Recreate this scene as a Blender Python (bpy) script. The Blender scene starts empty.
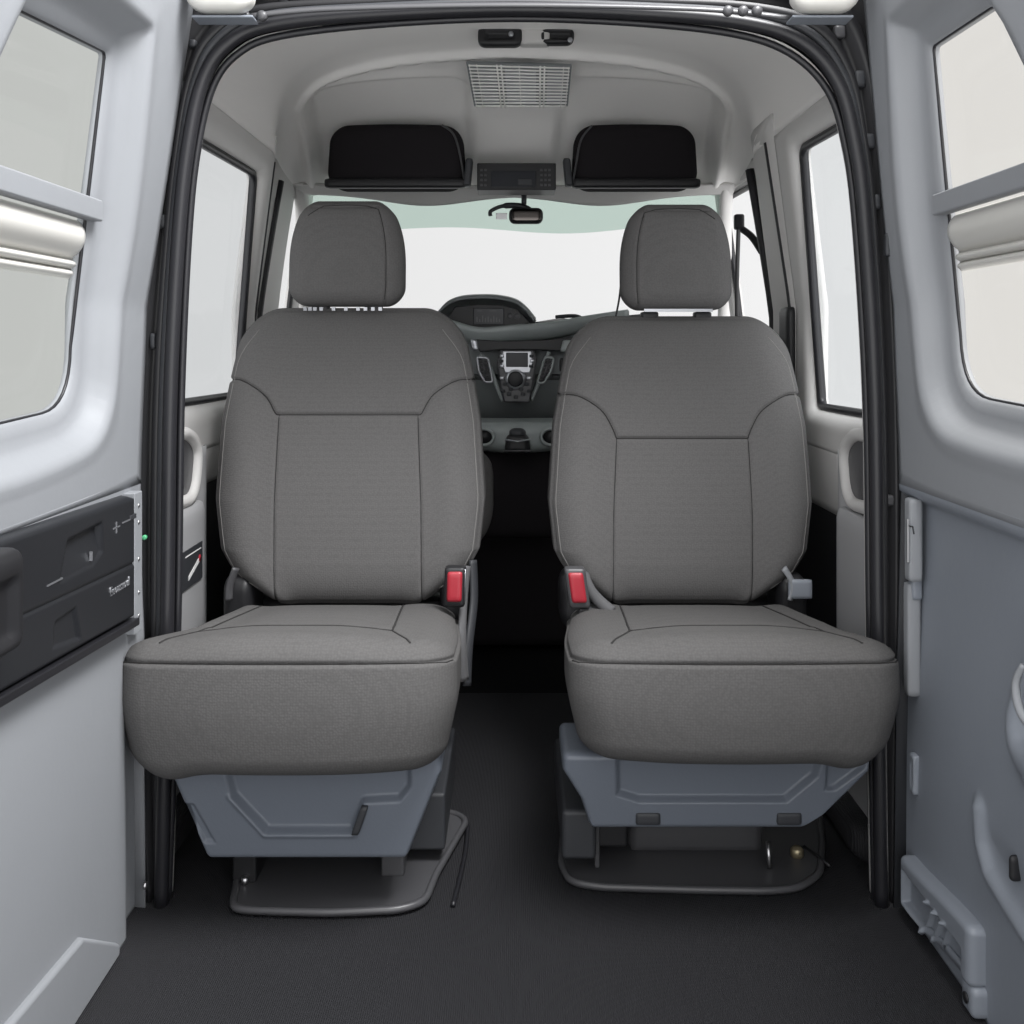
import bpy, bmesh, math, random
import numpy as np
from mathutils import Vector
random.seed(4)
C = bpy.context.scene.collection
F, CX, CY, H = 1000.0, 514.0, 345.0, 0.87      # focal length (px), vanishing point, camera height


def at(px, py, Y):
    return Vector(((px - CX) * Y / F, Y, H - (py - CY) * Y / F))


# ------------------------------------------------------------------ materials
def mat(name, col, rough=0.5, metal=0.0, spec=0.5, bump=None, vary=0.0, emit=None):
    m = bpy.data.materials.new(name)
    m.use_nodes = True
    nt = m.node_tree
    b = nt.nodes['Principled BSDF']
    b.inputs['Base Color'].default_value = (*col, 1)
    b.inputs['Roughness'].default_value = rough
    b.inputs['Metallic'].default_value = metal
    b.inputs['Specular IOR Level'].default_value = spec
    tc = nt.nodes.new('ShaderNodeTexCoord')
    if emit:
        b.inputs['Emission Color'].default_value = (*emit[0], 1)
        b.inputs['Emission Strength'].default_value = emit[1]
    if vary:
        n = nt.nodes.new('ShaderNodeTexNoise')
        n.inputs['Scale'].default_value = 6
        n.inputs['Detail'].default_value = 3
        nt.links.new(tc.outputs['Object'], n.inputs['Vector'])
        mx = nt.nodes.new('ShaderNodeMix')
        mx.data_type = 'RGBA'
        mx.inputs['A'].default_value = (*[c * (1 - vary) for c in col], 1)
        mx.inputs['B'].default_value = (*[min(1, c * (1 + vary)) for c in col], 1)
        nt.links.new(n.outputs['Fac'], mx.inputs['Factor'])
        nt.links.new(mx.outputs['Result'], b.inputs['Base Color'])
    if bump:
        kind, scale, dist = bump
        if kind == 'weave':
            t = nt.nodes.new('ShaderNodeTexVoronoi')
            t.inputs['Scale'].default_value = scale
            out = t.outputs['Distance']
            t.inputs['Randomness'].default_value = 0.55
            nt.links.new(tc.outputs['Object'], t.inputs['Vector'])
            ml = nt.nodes.new('ShaderNodeMapRange')
            ml.inputs['From Max'].default_value = 0.8
            ml.inputs['To Min'].default_value = 1.08
            ml.inputs['To Max'].default_value = 0.85
            nt.links.new(out, ml.inputs['Value'])
            vm = nt.nodes.new('ShaderNodeMix')
            vm.data_type = 'RGBA'
            vm.blend_type = 'MULTIPLY'
            vm.inputs['Factor'].default_value = 1
            vm.inputs['A'].default_value = (*col, 1)
            cb = nt.nodes.new('ShaderNodeCombineColor')
            for k in range(3):
                nt.links.new(ml.outputs['Result'], cb.inputs[k])
            nt.links.new(cb.outputs['Color'], vm.inputs['B'])
            nt.links.new(vm.outputs['Result'], b.inputs['Base Color'])
        elif kind == 'ribs':
            t = nt.nodes.new('ShaderNodeTexWave')
            t.wave_type = 'BANDS'
            t.bands_direction = 'X'
            t.inputs['Scale'].default_value = scale
            t.inputs['Distortion'].default_value = 0
            out = t.outputs['Fac']
            nt.links.new(tc.outputs['Object'], t.inputs['Vector'])
        else:
            t = nt.nodes.new('ShaderNodeTexNoise')
            t.inputs['Scale'].default_value = scale
            t.inputs['Detail'].default_value = 3
            out = t.outputs['Fac']
            nt.links.new(tc.outputs['Object'], t.inputs['Vector'])
        bp = nt.nodes.new('ShaderNodeBump')
        bp.inputs['Distance'].default_value = dist
        bp.inputs['Strength'].default_value = 1
        nt.links.new(out, bp.inputs['Height'])
        nt.links.new(bp.outputs['Normal'], b.inputs['Normal'])
    return m


def glass(name, col, gloss=0.06):
    m = bpy.data.materials.new(name)
    m.use_nodes = True
    nt = m.node_tree
    nt.nodes.clear()
    o = nt.nodes.new('ShaderNodeOutputMaterial')
    t = nt.nodes.new('ShaderNodeBsdfTransparent')
    t.inputs['Color'].default_value = (*col, 1)
    g = nt.nodes.new('ShaderNodeBsdfGlossy')
    g.inputs['Roughness'].default_value = 0.03
    mx = nt.nodes.new('ShaderNodeMixShader')
    mx.inputs[0].default_value = gloss
    nt.links.new(t.outputs[0], mx.inputs[1])
    nt.links.new(g.outputs[0], mx.inputs[2])
    nt.links.new(mx.outputs[0], o.inputs['Surface'])
    return m


M = dict(
    fabric=mat('grey_woven_fabric', (0.104, 0.1015, 0.101), 0.95, spec=0.15, bump=('weave', 250, 0.00035)),
    lining_shaded=mat('plastic_lining_shaded', (0.36, 0.36, 0.37), 0.5, spec=0.4),  # lining colour darkened for the shade low in the cabin
    fabric_plain=mat('grey_smooth_fabric', (0.116, 0.113, 0.113), 0.95, spec=0.15, bump=('weave', 300, 0.0004)),
    thread=mat('dark_thread', (0.035, 0.034, 0.034), 0.9, spec=0.1),
    thread_lt=mat('pale_thread', (0.19, 0.185, 0.18), 0.9, spec=0.1),
    panel=mat('painted_panel_grey', (0.262, 0.272, 0.290), 0.55, spec=0.3, vary=0.03, bump=('noise', 40, 0.0004)),
    panel_d=mat('painted_panel_shaded', (0.225, 0.245, 0.28), 0.42, spec=0.45, vary=0.04, bump=('noise', 40, 0.0004)),  # weaker light on the right wall put into the panel colour
    liner=mat('headliner_grey', (0.85, 0.835, 0.82), 0.9, spec=0.15, bump=('noise', 500, 0.0005)),
    lining=mat('plastic_lining_grey', (0.58, 0.57, 0.56), 0.55, spec=0.4, bump=('noise', 300, 0.0002)),
    basepl=mat('seat_base_plastic', (0.135, 0.152, 0.182), 0.40, spec=0.45, bump=('noise', 250, 0.0002)),
    rubber=mat('black_rubber', (0.013, 0.013, 0.016), 0.42, spec=0.5),
    floor=mat('ribbed_floor_mat', (0.025, 0.025, 0.028), 0.62, spec=0.35, bump=('ribs', 110, 0.0012)),
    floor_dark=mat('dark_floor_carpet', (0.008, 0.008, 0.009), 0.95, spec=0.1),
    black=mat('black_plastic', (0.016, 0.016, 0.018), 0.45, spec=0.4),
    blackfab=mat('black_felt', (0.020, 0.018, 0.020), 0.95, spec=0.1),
    dkgrey=mat('dark_grey_plastic', (0.035, 0.037, 0.042), 0.5, spec=0.4),
    mount=mat('mount_cover', (0.068, 0.068, 0.073), 0.36, spec=0.5),
    dash=mat('dashboard_grey', (0.19, 0.205, 0.21), 0.45, spec=0.4),
    dashlt=mat('dashboard_light_trim', (0.30, 0.33, 0.33), 0.35, spec=0.5),
    silver=mat('silver_trim', (0.45, 0.46, 0.49), 0.32, metal=0.8),
    steel=mat('bare_steel', (0.55, 0.55, 0.56), 0.35, metal=1.0),
    paneldk=mat('storage_panel_black', (0.015, 0.016, 0.019), 0.4, spec=0.5, vary=0.1),
    screen=mat('screen_glass', (0.018, 0.02, 0.026), 0.3, spec=0.3),
    red=mat('red_button', (0.38, 0.025, 0.04), 0.35, spec=0.5),
    cream=mat('cream_plastic', (0.60, 0.59, 0.56), 0.35, spec=0.4),
    white=mat('white_print', (0.75, 0.75, 0.75), 0.6),
    mirror=mat('mirror_glass', (0.10, 0.09, 0.085), 0.2, metal=1.0),
    lens=mat('clear_lamp_lens', (0.90, 0.89, 0.87), 0.2, spec=0.6),
    strap=mat('seat_belt_webbing', (0.10, 0.10, 0.105), 0.8, bump=('noise', 600, 0.0004)),
    amber=mat('brass_bolt', (0.42, 0.36, 0.24), 0.35, metal=0.7),
    green=mat('green_clip', (0.10, 0.45, 0.22), 0.4),
    g_left=glass('glass_smoked_left', (0.84, 0.85, 0.835), 0.02),
    g_right=glass('glass_right', (0.90, 0.89, 0.87), 0.02),
    g_side=glass('glass_side', (0.905, 0.915, 0.92), 0.02),
    g_wind=glass('glass_windshield', (0.995, 0.995, 0.995), 0.006),
    g_band=glass('glass_green_band', (0.60, 0.72, 0.66), 0.02),
)


# ------------------------------------------------------------------ object helpers
def mesh_obj(name, verts, faces, m, parent=None, smooth=True, solid=0, bevel=0, subd=0, angle=None):
    me = bpy.data.meshes.new(name)
    me.from_pydata([tuple(v) for v in verts], [], faces)
    bm = bmesh.new()
    bm.from_mesh(me)
    bmesh.ops.remove_doubles(bm, verts=bm.verts, dist=1e-6)
    bmesh.ops.recalc_face_normals(bm, faces=bm.faces)
    bm.to_mesh(me)
    bm.free()
    return link(name, me, m, parent, smooth, solid, bevel, subd, angle)


def link(name, me, m, parent=None, smooth=True, solid=0, bevel=0, subd=0, angle=None):
    for mm in (m if isinstance(m, (list, tuple)) else [m]):
        me.materials.append(M[mm])
    o = bpy.data.objects.new(name, me)
    C.objects.link(o)
    if parent:
        o.parent = parent
        o.matrix_parent_inverse.identity()
        if parent.get('_loc') is not None:
            o.location = -Vector(parent['_loc'])
    if smooth:
        for p in me.polygons:
            p.use_smooth = True
    if bevel:
        b = o.modifiers.new('bevel', 'BEVEL')
        b.width = bevel
        b.segments = 3
        b.limit_method = 'ANGLE'
        b.angle_limit = math.radians(35)
        b.harden_normals = False
        w = o.modifiers.new('wn', 'WEIGHTED_NORMAL')
        w.keep_sharp = True
    if solid:
        s = o.modifiers.new('solid', 'SOLIDIFY')
        s.thickness = solid
        s.offset = 0
    if subd:
        s = o.modifiers.new('sub', 'SUBSURF')
        s.levels = s.render_levels = subd
    return o


def tag(o, label=None, cat=None, group=None, kind=None):
    if label: o['label'] = label
    if cat: o['category'] = cat
    if group: o['group'] = group
    if kind: o['kind'] = kind
    return o


def empty(name, loc, label=None, cat=None, group=None, kind=None):
    # parts are written in world coordinates: a part's location cancels the empty's
    o = bpy.data.objects.new(name, None)
    C.objects.link(o)
    o.empty_display_size = 0.05
    o.location = loc
    o['_loc'] = tuple(loc)
    return tag(o, label, cat, group, kind)


class MB:
    def __init__(s):
        s.v, s.f = [], []

    def add(s, v, f):
        n = len(s.v)
        s.v += [tuple(a) for a in v]
        s.f += [tuple(i + n for i in g) for g in f]
        return s

    def box(s, x0, x1, y0, y1, z0, z1):
        v = [(x, y, z) for x in (x0, x1) for y in (y0, y1) for z in (z0, z1)]
        return s.add(v, [(0, 1, 3, 2), (4, 6, 7, 5), (0, 4, 5, 1), (2, 3, 7, 6), (0, 2, 6, 4), (1, 5, 7, 3)])

    def prism(s, pts, a, b):
        """pts: 3-D polygon, extruded by vector range a..b (Vectors)"""
        n = len(pts)
        v = [Vector(p) + a for p in pts] + [Vector(p) + b for p in pts]
        f = [tuple(range(n)), tuple(range(2 * n - 1, n - 1, -1))]
        f += [(i, (i + 1) % n, n + (i + 1) % n, n + i) for i in range(n)]
        return s.add(v, f)

    def tube(s, pts, r, n=10, closed=False, flat=1.0):
        pts = [Vector(p) for p in pts]
        L = len(pts)
        rr = r if isinstance(r, (list, tuple)) else [r] * L
        rings = []
        up = None
        for i, p in enumerate(pts):
            a = pts[(i - 1) % L] if (closed or i > 0) else p
            b = pts[(i + 1) % L] if (closed or i < L - 1) else p
            t = (b - a).normalized()
            if up is None:
                up = t.orthogonal().normalized()
            up = (up - t * up.dot(t)).normalized()
            w = t.cross(up)
            rings.append([p + up * math.cos(2 * math.pi * k / n) * rr[i] + w * math.sin(2 * math.pi * k / n) * rr[i] * flat for k in range(n)])
        v = [q for g in rings for q in g]
        f = []
        for i in range(L if closed else L - 1):
            j = (i + 1) % L
            for k in range(n):
                f.append((i * n + k, i * n + (k + 1) % n, j * n + (k + 1) % n, j * n + k))
        if not closed:
            f += [tuple(range(n)), tuple(range((L - 1) * n, L * n))]
        return s.add(v, f)

    def disc(s, c, axis, prof, n=24):
        """lathe: prof = [(r, h)...] about axis through c"""
        c, axis = Vector(c), Vector(axis).normalized()
        u = axis.orthogonal().normalized()
        w = axis.cross(u)
        v, f = [], []
        for r, h in prof:
            for k in range(n):
                a = 2 * math.pi * k / n
                v.append(c + axis * h + (u * math.cos(a) + w * math.sin(a)) * max(r, 1e-4))
        for i in range(len(prof) - 1):
            for k in range(n):
                f.append((i * n + k, i * n + (k + 1) % n, (i + 1) * n + (k + 1) % n, (i + 1) * n + k))
        f += [tuple(range(n)), tuple(range((len(prof) - 1) * n, len(prof) * n))]
        return s.add(v, f)

    def build(s, name, m, parent=None, **k):
        return mesh_obj(name, s.v, s.f, m, parent, **k)


def round_poly(pts, r, n=8):
    """2-D polygon with rounded corners; r number or list"""
    out = []
    L = len(pts)
    for i in range(L):
        p = Vector(pts[i]); a = Vector(pts[i - 1]); b = Vector(pts[(i + 1) % L])
        ri = r[i] if isinstance(r, (list, tuple)) else r
        da, db = (a - p), (b - p)
        ri = min(ri, da.length * 0.48, db.length * 0.48)
        if ri < 1e-5:
            out.append(tuple(p)); continue
        q0, q1 = p + da.normalized() * ri, p + db.normalized() * ri
        for k in range(n + 1):
            t = k / n
            q = q0 * (1 - t) ** 2 + p * 2 * t * (1 - t) + q1 * t * t
            out.append(tuple(q))
    return out


def smooth_path(pts, n=8):
    """Catmull-Rom"""
    P = [Vector(p) for p in pts]
    out = []
    for i in range(len(P) - 1):
        p0 = P[max(i - 1, 0)]; p1 = P[i]; p2 = P[i + 1]; p3 = P[min(i + 2, len(P) - 1)]
        for k in range(n):
            t = k / n
            out.append(0.5 * ((2 * p1) + (p2 - p0) * t + (2 * p0 - 5 * p1 + 4 * p2 - p3) * t * t + (3 * p1 - p0 - 3 * p2 + p3) * t ** 3))
    out.append(P[-1])
    return out


# --- 2-D distance helpers (numpy)
def dist_line(x, y, pts):
    d = np.full(x.shape, 1e9)
    for (ax, ay), (bx, by) in zip(pts[:-1], pts[1:]):
        ex, ey = bx - ax, by - ay
        t = np.clip(((x - ax) * ex + (y - ay) * ey) / (ex * ex + ey * ey + 1e-12), 0, 1)
        d = np.minimum(d, np.hypot(x - ax - t * ex, y - ay - t * ey))
    return d


def sdf(x, y, poly):
    """positive inside"""
    d = dist_line(x, y, list(poly) + [poly[0]])
    ins = np.zeros(x.shape, bool)
    L = len(poly)
    for i in range(L):
        ax, ay = poly[i]; bx, by = poly[(i + 1) % L]
        if ay == by: continue
        c = ((ay > y) != (by > y)) & (x < (bx - ax) * (y - ay) / (by - ay) + ax)
        ins ^= c
    return np.where(ins, d, -d)


def sstep(a, b, x):
    t = np.clip((x - a) / (b - a), 0, 1)
    return t * t * (3 - 2 * t)


def cube_grid(h, n):
    """surface grid of a box of half extents h, n cells per axis -> (N,3), faces"""
    idx, V, Fc = {}, [], []

    def vid(i, j, k):
        key = (i, j, k)
        if key not in idx:
            idx[key] = len(V)
            V.append((-h[0] + 2 * h[0] * i / n[0], -h[1] + 2 * h[1] * j / n[1], -h[2] + 2 * h[2] * k / n[2]))
        return idx[key]
    for s in (0, n[0]):
        for j in range(n[1]):
            for k in range(n[2]):
                q = (vid(s, j, k), vid(s, j + 1, k), vid(s, j + 1, k + 1), vid(s, j, k + 1))
                Fc.append(q if s else q[::-1])
    for s in (0, n[1]):
        for i in range(n[0]):
            for k in range(n[2]):
                q = (vid(i, s, k), vid(i, s, k + 1), vid(i + 1, s, k + 1), vid(i + 1, s, k))
                Fc.append(q if s else q[::-1])
    for s in (0, n[2]):
        for i in range(n[0]):
            for j in range(n[1]):
                q = (vid(i, j, s), vid(i + 1, j, s), vid(i + 1, j + 1, s), vid(i, j + 1, s))
                Fc.append(q if s else q[::-1])
    return np.array(V, float), Fc


def softbox(name, c, h, r, n, m, parent=None, deform=None, detail=None, mfun=None):
    """rounded box: centre c, half extents h, radii r, cells n; deform(x,y,z)->xyz local; detail(x,y,z,nx,ny,nz)->inward offset"""
    P, Fc = cube_grid(h, n)
    h = np.array(h, float)
    r = np.array(r if hasattr(r, '__len__') else [r] * 3, float)
    r = np.minimum(r, h * 0.999)
    q = np.clip(P, -(h - r), h - r)
    d = (P - q) / r
    d /= np.linalg.norm(d, axis=1)[:, None] + 1e-12
    P = q + d * r
    nrm = d / r
    nrm /= np.linalg.norm(nrm, axis=1)[:, None]
    x, y, z = P.T.copy()
    if deform:
        x, y, z = deform(x, y, z)
    if detail:
        o = detail(x, y, z, *nrm.T)
        x, y, z = x - nrm[:, 0] * o, y - nrm[:, 1] * o, z - nrm[:, 2] * o
    V = np.stack([x + c[0], y + c[1], z + c[2]], 1)
    me = bpy.data.meshes.new(name)
    me.from_pydata(V.tolist(), [], Fc)
    ob = link(name, me, m, parent)
    if mfun:
        loc = np.stack([x, y, z], 1)
        cen = np.array([loc[list(f)].mean(0) for f in Fc])
        nn = np.array([nrm[list(f)].mean(0) for f in Fc])
        k = mfun(cen, nn).astype(np.int32)
        me.polygons.foreach_set('material_index', k)
    return ob


def sheet(name, fn, nu, nv, m, parent=None, solid=0.004, **k):
    """fn(u,v)->xyz arrays on 0..1 grid"""
    u, v = np.meshgrid(np.linspace(0, 1, nu + 1), np.linspace(0, 1, nv + 1), indexing='ij')
    x, y, z = fn(u, v)
    V = np.stack([x.ravel(), y.ravel(), z.ravel()], 1).tolist()
    W = nv + 1
    Fc = [(i * W + j, (i + 1) * W + j, (i + 1) * W + j + 1, i * W + j + 1) for i in range(nu) for j in range(nv)]
    return mesh_obj(name, V, Fc, m, parent, solid=solid, **k)


# ------------------------------------------------------------------ walls
def x_near(s, Z):
    Z = np.asarray(Z, float)
    bow = 0.012 * np.exp(-((Z - 0.62) / 0.25) ** 2)
    if s < 0:
        return 0.570 - 0.15 * np.clip(Z - 0.93, 0, 9) + bow
    return 0.588 - 0.09 * np.clip(Z - 0.93, 0, 9) + bow


def x_cab(s, Y, Z):
    Y = np.asarray(Y, float); Z = np.asarray(Z, float)
    return 0.625 + 0.085 * sstep(2.35, 2.75, Y) - 0.13 * np.clip(Z - 0.95, 0, 9)


def rayrect(c, ang, rect):
    Y0, Y1, Z0, Z1 = rect
    dy, dz = math.cos(ang), math.sin(ang)
    t = 1e9
    if dy > 1e-9: t = min(t, (Y1 - c[0]) / dy)
    if dy < -1e-9: t = min(t, (Y0 - c[0]) / dy)
    if dz > 1e-9: t = min(t, (Z1 - c[1]) / dz)
    if dz < -1e-9: t = min(t, (Z0 - c[1]) / dz)
    return (c[0] + dy * t, c[1] + dz * t)


def raypoly(c, ang, poly):
    d = (math.cos(ang), math.sin(ang))
    best = None
    L = len(poly)
    for i in range(L):
        a, b = poly[i], poly[(i + 1) % L]
        ex, ey = b[0] - a[0], b[1] - a[1]
        den = d[0] * ey - d[1] * ex
        if abs(den) < 1e-12: continue
        t = ((a[0] - c[0]) * ey - (a[1] - c[1]) * ex) / den
        u = ((a[0] - c[0]) * d[1] - (a[1] - c[1]) * d[0]) / den
        if t > 0 and -1e-6 <= u <= 1 + 1e-6 and (best is None or t > best): best = t
    return (c[0] + d[0] * best, c[1] + d[1] * best)


def window_wall(name, s, xf, outline, rect, rings, m, parent=None, solid=0.006, extra=6):
    c = (sum(p[0] for p in outline) / len(outline), sum(p[1] for p in outline) / len(outline))
    angs = [2 * math.pi * k / 144 for k in range(144)]
    for cy in rect[:2]:
        for cz in rect[2:]:
            angs.append(math.atan2(cz - c[1], cy - c[0]) % (2 * math.pi))
    for p in outline:
        angs.append(math.atan2(p[1] - c[1], p[0] - c[0]) % (2 * math.pi))
    angs = sorted(set(round(a, 5) for a in angs))
    N = len(angs)
    inn = [raypoly(c, a, outline) for a in angs]
    out = [rayrect(c, a, rect) for a in angs]
    V = []
    allr = list(rings) + [('t', (k + 1) / extra) for k in range(extra)]
    laste = rings[-1][0]
    for e, off in allr:
        for p, q in zip(inn, out):
            L = math.hypot(q[0] - p[0], q[1] - p[1])
            t0 = min(laste / L, 0.97)
            if e == 't':
                t = t0 + (1 - t0) * off
                o = rings[-1][1]
            else:
                t = min(e / L, 0.97)
                o = off
            y, z = p[0] + (q[0] - p[0]) * t, p[1] + (q[1] - p[1]) * t
            V.append((s * (float(xf(y, z)) + o), y, z))
    Fc = [(r * N + k, r * N + (k + 1) % N, (r + 1) * N + (k + 1) % N, (r + 1) * N + k) for r in range(len(allr) - 1) for k in range(N)]
    return mesh_obj(name, V, Fc, m, parent, solid=solid)


def pane(name, s, xf, outline, off, m, parent, th=0.004, grow=1.02):
    c = (sum(p[0] for p in outline) / len(outline), sum(p[1] for p in outline) / len(outline))
    rings = [1.0 * grow, 0.66, 0.33]
    V = []
    N = len(outline)
    for g in rings:
        for p in outline:
            y, z = c[0] + (p[0] - c[0]) * g, c[1] + (p[1] - c[1]) * g
            V.append((s * (float(xf(y, z)) + off), y, z))
    V.append((s * (float(xf(*c)) + off), *c))
    Fc = [(r * N + k, r * N + (k + 1) % N, (r + 1) * N + (k + 1) % N, (r + 1) * N + k) for r in range(2) for k in range(N)]
    Fc += [(2 * N + k, 2 * N + (k + 1) % N, 3 * N) for k in range(N)]
    return mesh_obj(name, V, Fc, m, parent, solid=0.003)


def gasket(name, s, xf, outline, off, r, m, parent):
    pts = [(s * (float(xf(y, z)) + off), y, z) for y, z in outline]
    return MB().tube(pts, r, 8, closed=True).build(name, m, parent)


exec_parts = []
# ---- floor
o = MB().box(-0.70, 0.70, 0.35, 2.50, -0.02, 0.0).build('floor', 'floor', smooth=False)
tag(o, 'black ribbed rubber floor mat running through the van', kind='structure')
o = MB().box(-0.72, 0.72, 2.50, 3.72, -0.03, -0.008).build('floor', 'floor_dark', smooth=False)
tag(o, 'dark carpeted floor ahead of the ribbed mat', kind='structure')

# ---- near side walls with their windows
RINGS = [(0.0, 0.050), (0.002, 0.043), (0.006, 0.038), (0.020, 0.036), (0.034, 0.033), (0.043, 0.027), (0.050, 0.016), (0.056, 0.005), (0.062, -0.001), (0.070, -0.002), (0.080, 0.0)]
for s, nm in ((-1, 'left'), (1, 'right')):
    xf = lambda y, z, s=s: x_near(s, z)
    w = empty('wall_' + nm, (s * 0.6, 1.0, 0.0), kind='structure',
              label='grey painted side panel with window on the %s of the opening' % nm)
    if s < 0:
        poly = [(1.372, 1.272), (1.118, 1.250), (1.070, 1.10), (0.98, 0.765), (1.395, 0.783)]
        rr = [0.012, 0.02, 0.02, 0.05, 0.085]
    else:
        poly = [(1.425, 1.296), (1.235, 1.292), (1.160, 1.165), (1.02, 0.785), (1.420, 0.800)]
        rr = [0.012, 0.02, 0.02, 0.05, 0.085]
    ol = round_poly(poly, rr, 8)
    window_wall('upper_panel', s, xf, ol, (0.40, 1.552, 0.655, 1.62), RINGS, 'panel', w)
    # outer skin of the panel so that it has real thickness
    # lower panel, proud upper edge on the right one
    step = 0.0 if s < 0 else 0.022

    def low(u, v, s=s, step=step):
        Y = 0.40 + 1.152 * u
        Z = 0.0 + 0.665 * v
        off = step * sstep(0.0, 0.018, 0.648 - Z)
        X = x_near(s, Z) + off
        if s < 0:      # the folded edge next to the seal
            X = X + 0.020 * sstep(1.463, 1.475, Y) * sstep(0.42, 0.36, Z)
        else:
            # raised pull pod and the curved swage under it
            dd = np.hypot((Y - 1.165) / 0.055, (Z - 0.415) / 0.060)
            X = X - 0.028 * np.exp(-(dd ** 4)) + 0.022 * np.exp(-(np.hypot((Y - 1.155) / 0.030, (Z - 0.435) / 0.034) ** 4))
            dl = dist_line(Y, Z, [(1.305, 0.265), (1.298, 0.225), (1.275, 0.195), (1.225, 0.182), (1.16, 0.168), (1.0, 0.15), (0.9, 0.14)])
            X = X - 0.010 * np.exp(-(dl / 0.011) ** 2)
            inside = sdf(Y, Z, [(1.305, 0.265), (1.298, 0.225), (1.275, 0.195), (1.225, 0.182), (1.16, 0.168), (1.0, 0.15), (0.9, 0.14), (0.5, 0.14), (0.5, 0.265)])
            X = X + 0.006 * sstep(0.0, 0.05, inside) * sstep(0.29, 0.20, Z)
        return s * X, Y, Z
    sheet('lower_panel', low, 230, 150, 'panel' if s < 0 else 'panel_d', w, solid=0.006)
    # edge return that closes the panel beside the seal
    zz = [0, 0.36, 0.42, 0.66, 0.93, 1.62]
    mb = MB()
    V = []
    for z in zz:
        V += [(s * float(x_near(s, z)), 1.548, z), (s * (float(x_near(s, z)) + 0.035), 1.552, z)]
    mb.add(V, [(2 * k, 2 * k + 1, 2 * k + 3, 2 * k + 2) for k in range(len(zz) - 1)])
    mb.build('edge_return', 'panel' if s < 0 else 'dkgrey', w, solid=0.004)
    # window
    wd = empty('window_%d' % (1 if s < 0 else 2), (s * 0.63, 1.2, 0.78), kind='structure',
               label='%s window of the near side with a grey rail and cream moulding across it' % nm)
    pane('pane', s, xf, ol, 0.052, 'g_left' if s < 0 else 'g_right', wd, grow=1.03)
    gasket('window_gasket', s, xf, ol, 0.0425, 0.0024, 'rubber', wd)
    zt = 1.072 if s < 0 else 1.085
    ye = 1.385 if s < 0 else 1.42

    def bar(z0, z1, off, ybar=ye, s=s, ya=0.95):
        X = float(x_near(s, (z0 + z1) / 2)) + off
        return MB().box(min(s * X, s * (X + 0.02)), max(s * X, s * (X + 0.02)), ya, ybar, z0, z1)
    bar(zt - 0.030, zt, 0.022, ybar=ye + 0.012).build('window_rail', 'panel', wd, bevel=0.003)
    # cream moulding: bulged profile with two grooves

    def mould(u, v, s=s, zt=zt, ye=ye):
        Y = 0.95 + (ye - 0.008 - 0.95) * u
        Z = zt - 0.032 - 0.078 * v
        b = np.where(v < 0.66, np.sin(np.pi * np.clip(v / 0.66, 0, 1)) ** 0.6, 0.0)
        b = b + np.where((v >= 0.70) & (v < 0.84), 0.6 * np.sin(np.pi * (v - 0.70) / 0.14) ** 0.6, 0)
        b = b + np.where(v >= 0.86, 0.5 * np.sin(np.pi * np.clip((v - 0.86) / 0.14, 0, 1)) ** 0.6, 0)
        endr = np.sqrt(np.clip(1 - np.clip((Y - (ye - 0.028)) / 0.02, 0, 1) ** 2, 0, 1))
        X = x_near(s, Z) + 0.046 - 0.020 * b * endr
        return s * X, Y, Z
    sheet('window_moulding', mould, 40, 80, 'cream', wd, solid=0.002)

# ---- black storage panel on the left wall
lw = -0.572
sp = empty('storage_panel', (lw, 1.3, 0.47), 'black plastic storage panel with a pull recess mounted on the left side panel', 'panel')


def sp_out(y):
    return 0


def sp_surf(u, v):
    Y = 0.70 + (1.474 - 0.70) * u
    top = 0.656 - (Y - 1.10) * 0.022
    bot = 0.490 - (Y - 1.10) * 0.055
    Z = bot + (top - bot) * v
    X = np.full(Y.shape, 0.560)
    e = np.minimum(np.minimum((Y - 0.7), (1.474 - Y)), np.minimum(Z - bot, top - Z))
    X = X + 0.026 * (1 - sstep(0, 0.004, e))
    # seam between the flap and the body
    ds = np.abs(Z - (0.560 - (Y - 1.2) * 0.04))
    X = X + 0.003 * np.exp(-(ds / 0.0022) ** 2)
    rec = sdf(Y, Z, [(1.225, 0.574), (1.25, 0.628), (1.355, 0.632), (1.36, 0.588), (1.33, 0.575)])
    X = X + 0.009 * sstep(0, 0.006, rec) * sstep(0.56, 0.632, Z)
    rec2 = sdf(Y, Z, [(1.21, 0.50), (1.215, 0.535), (1.275, 0.538), (1.29, 0.49)])
    X = X + 0.004 * sstep(0, 0.004, rec2)
    return -X, Y, Z


sheet('panel_body', sp_surf, 260, 80, 'paneldk', sp, solid=0.004)
# bottom rail of the panel, following its slope
mb = MB()
mb.add([(-0.572, 0.70, 0.512), (-0.552, 0.70, 0.512), (-0.552, 0.70, 0.500), (-0.572, 0.70, 0.500),
        (-0.572, 1.476, 0.468), (-0.552, 1.476, 0.468), (-0.552, 1.476, 0.457), (-0.572, 1.476, 0.457)],
       [(0, 1, 2, 3), (7, 6, 5, 4), (0, 4, 5, 1), (1, 5, 6, 2), (2, 6, 7, 3), (3, 7, 4, 0)])
mb.build('panel_rail', 'rubber', sp, bevel=0.002)
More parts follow.
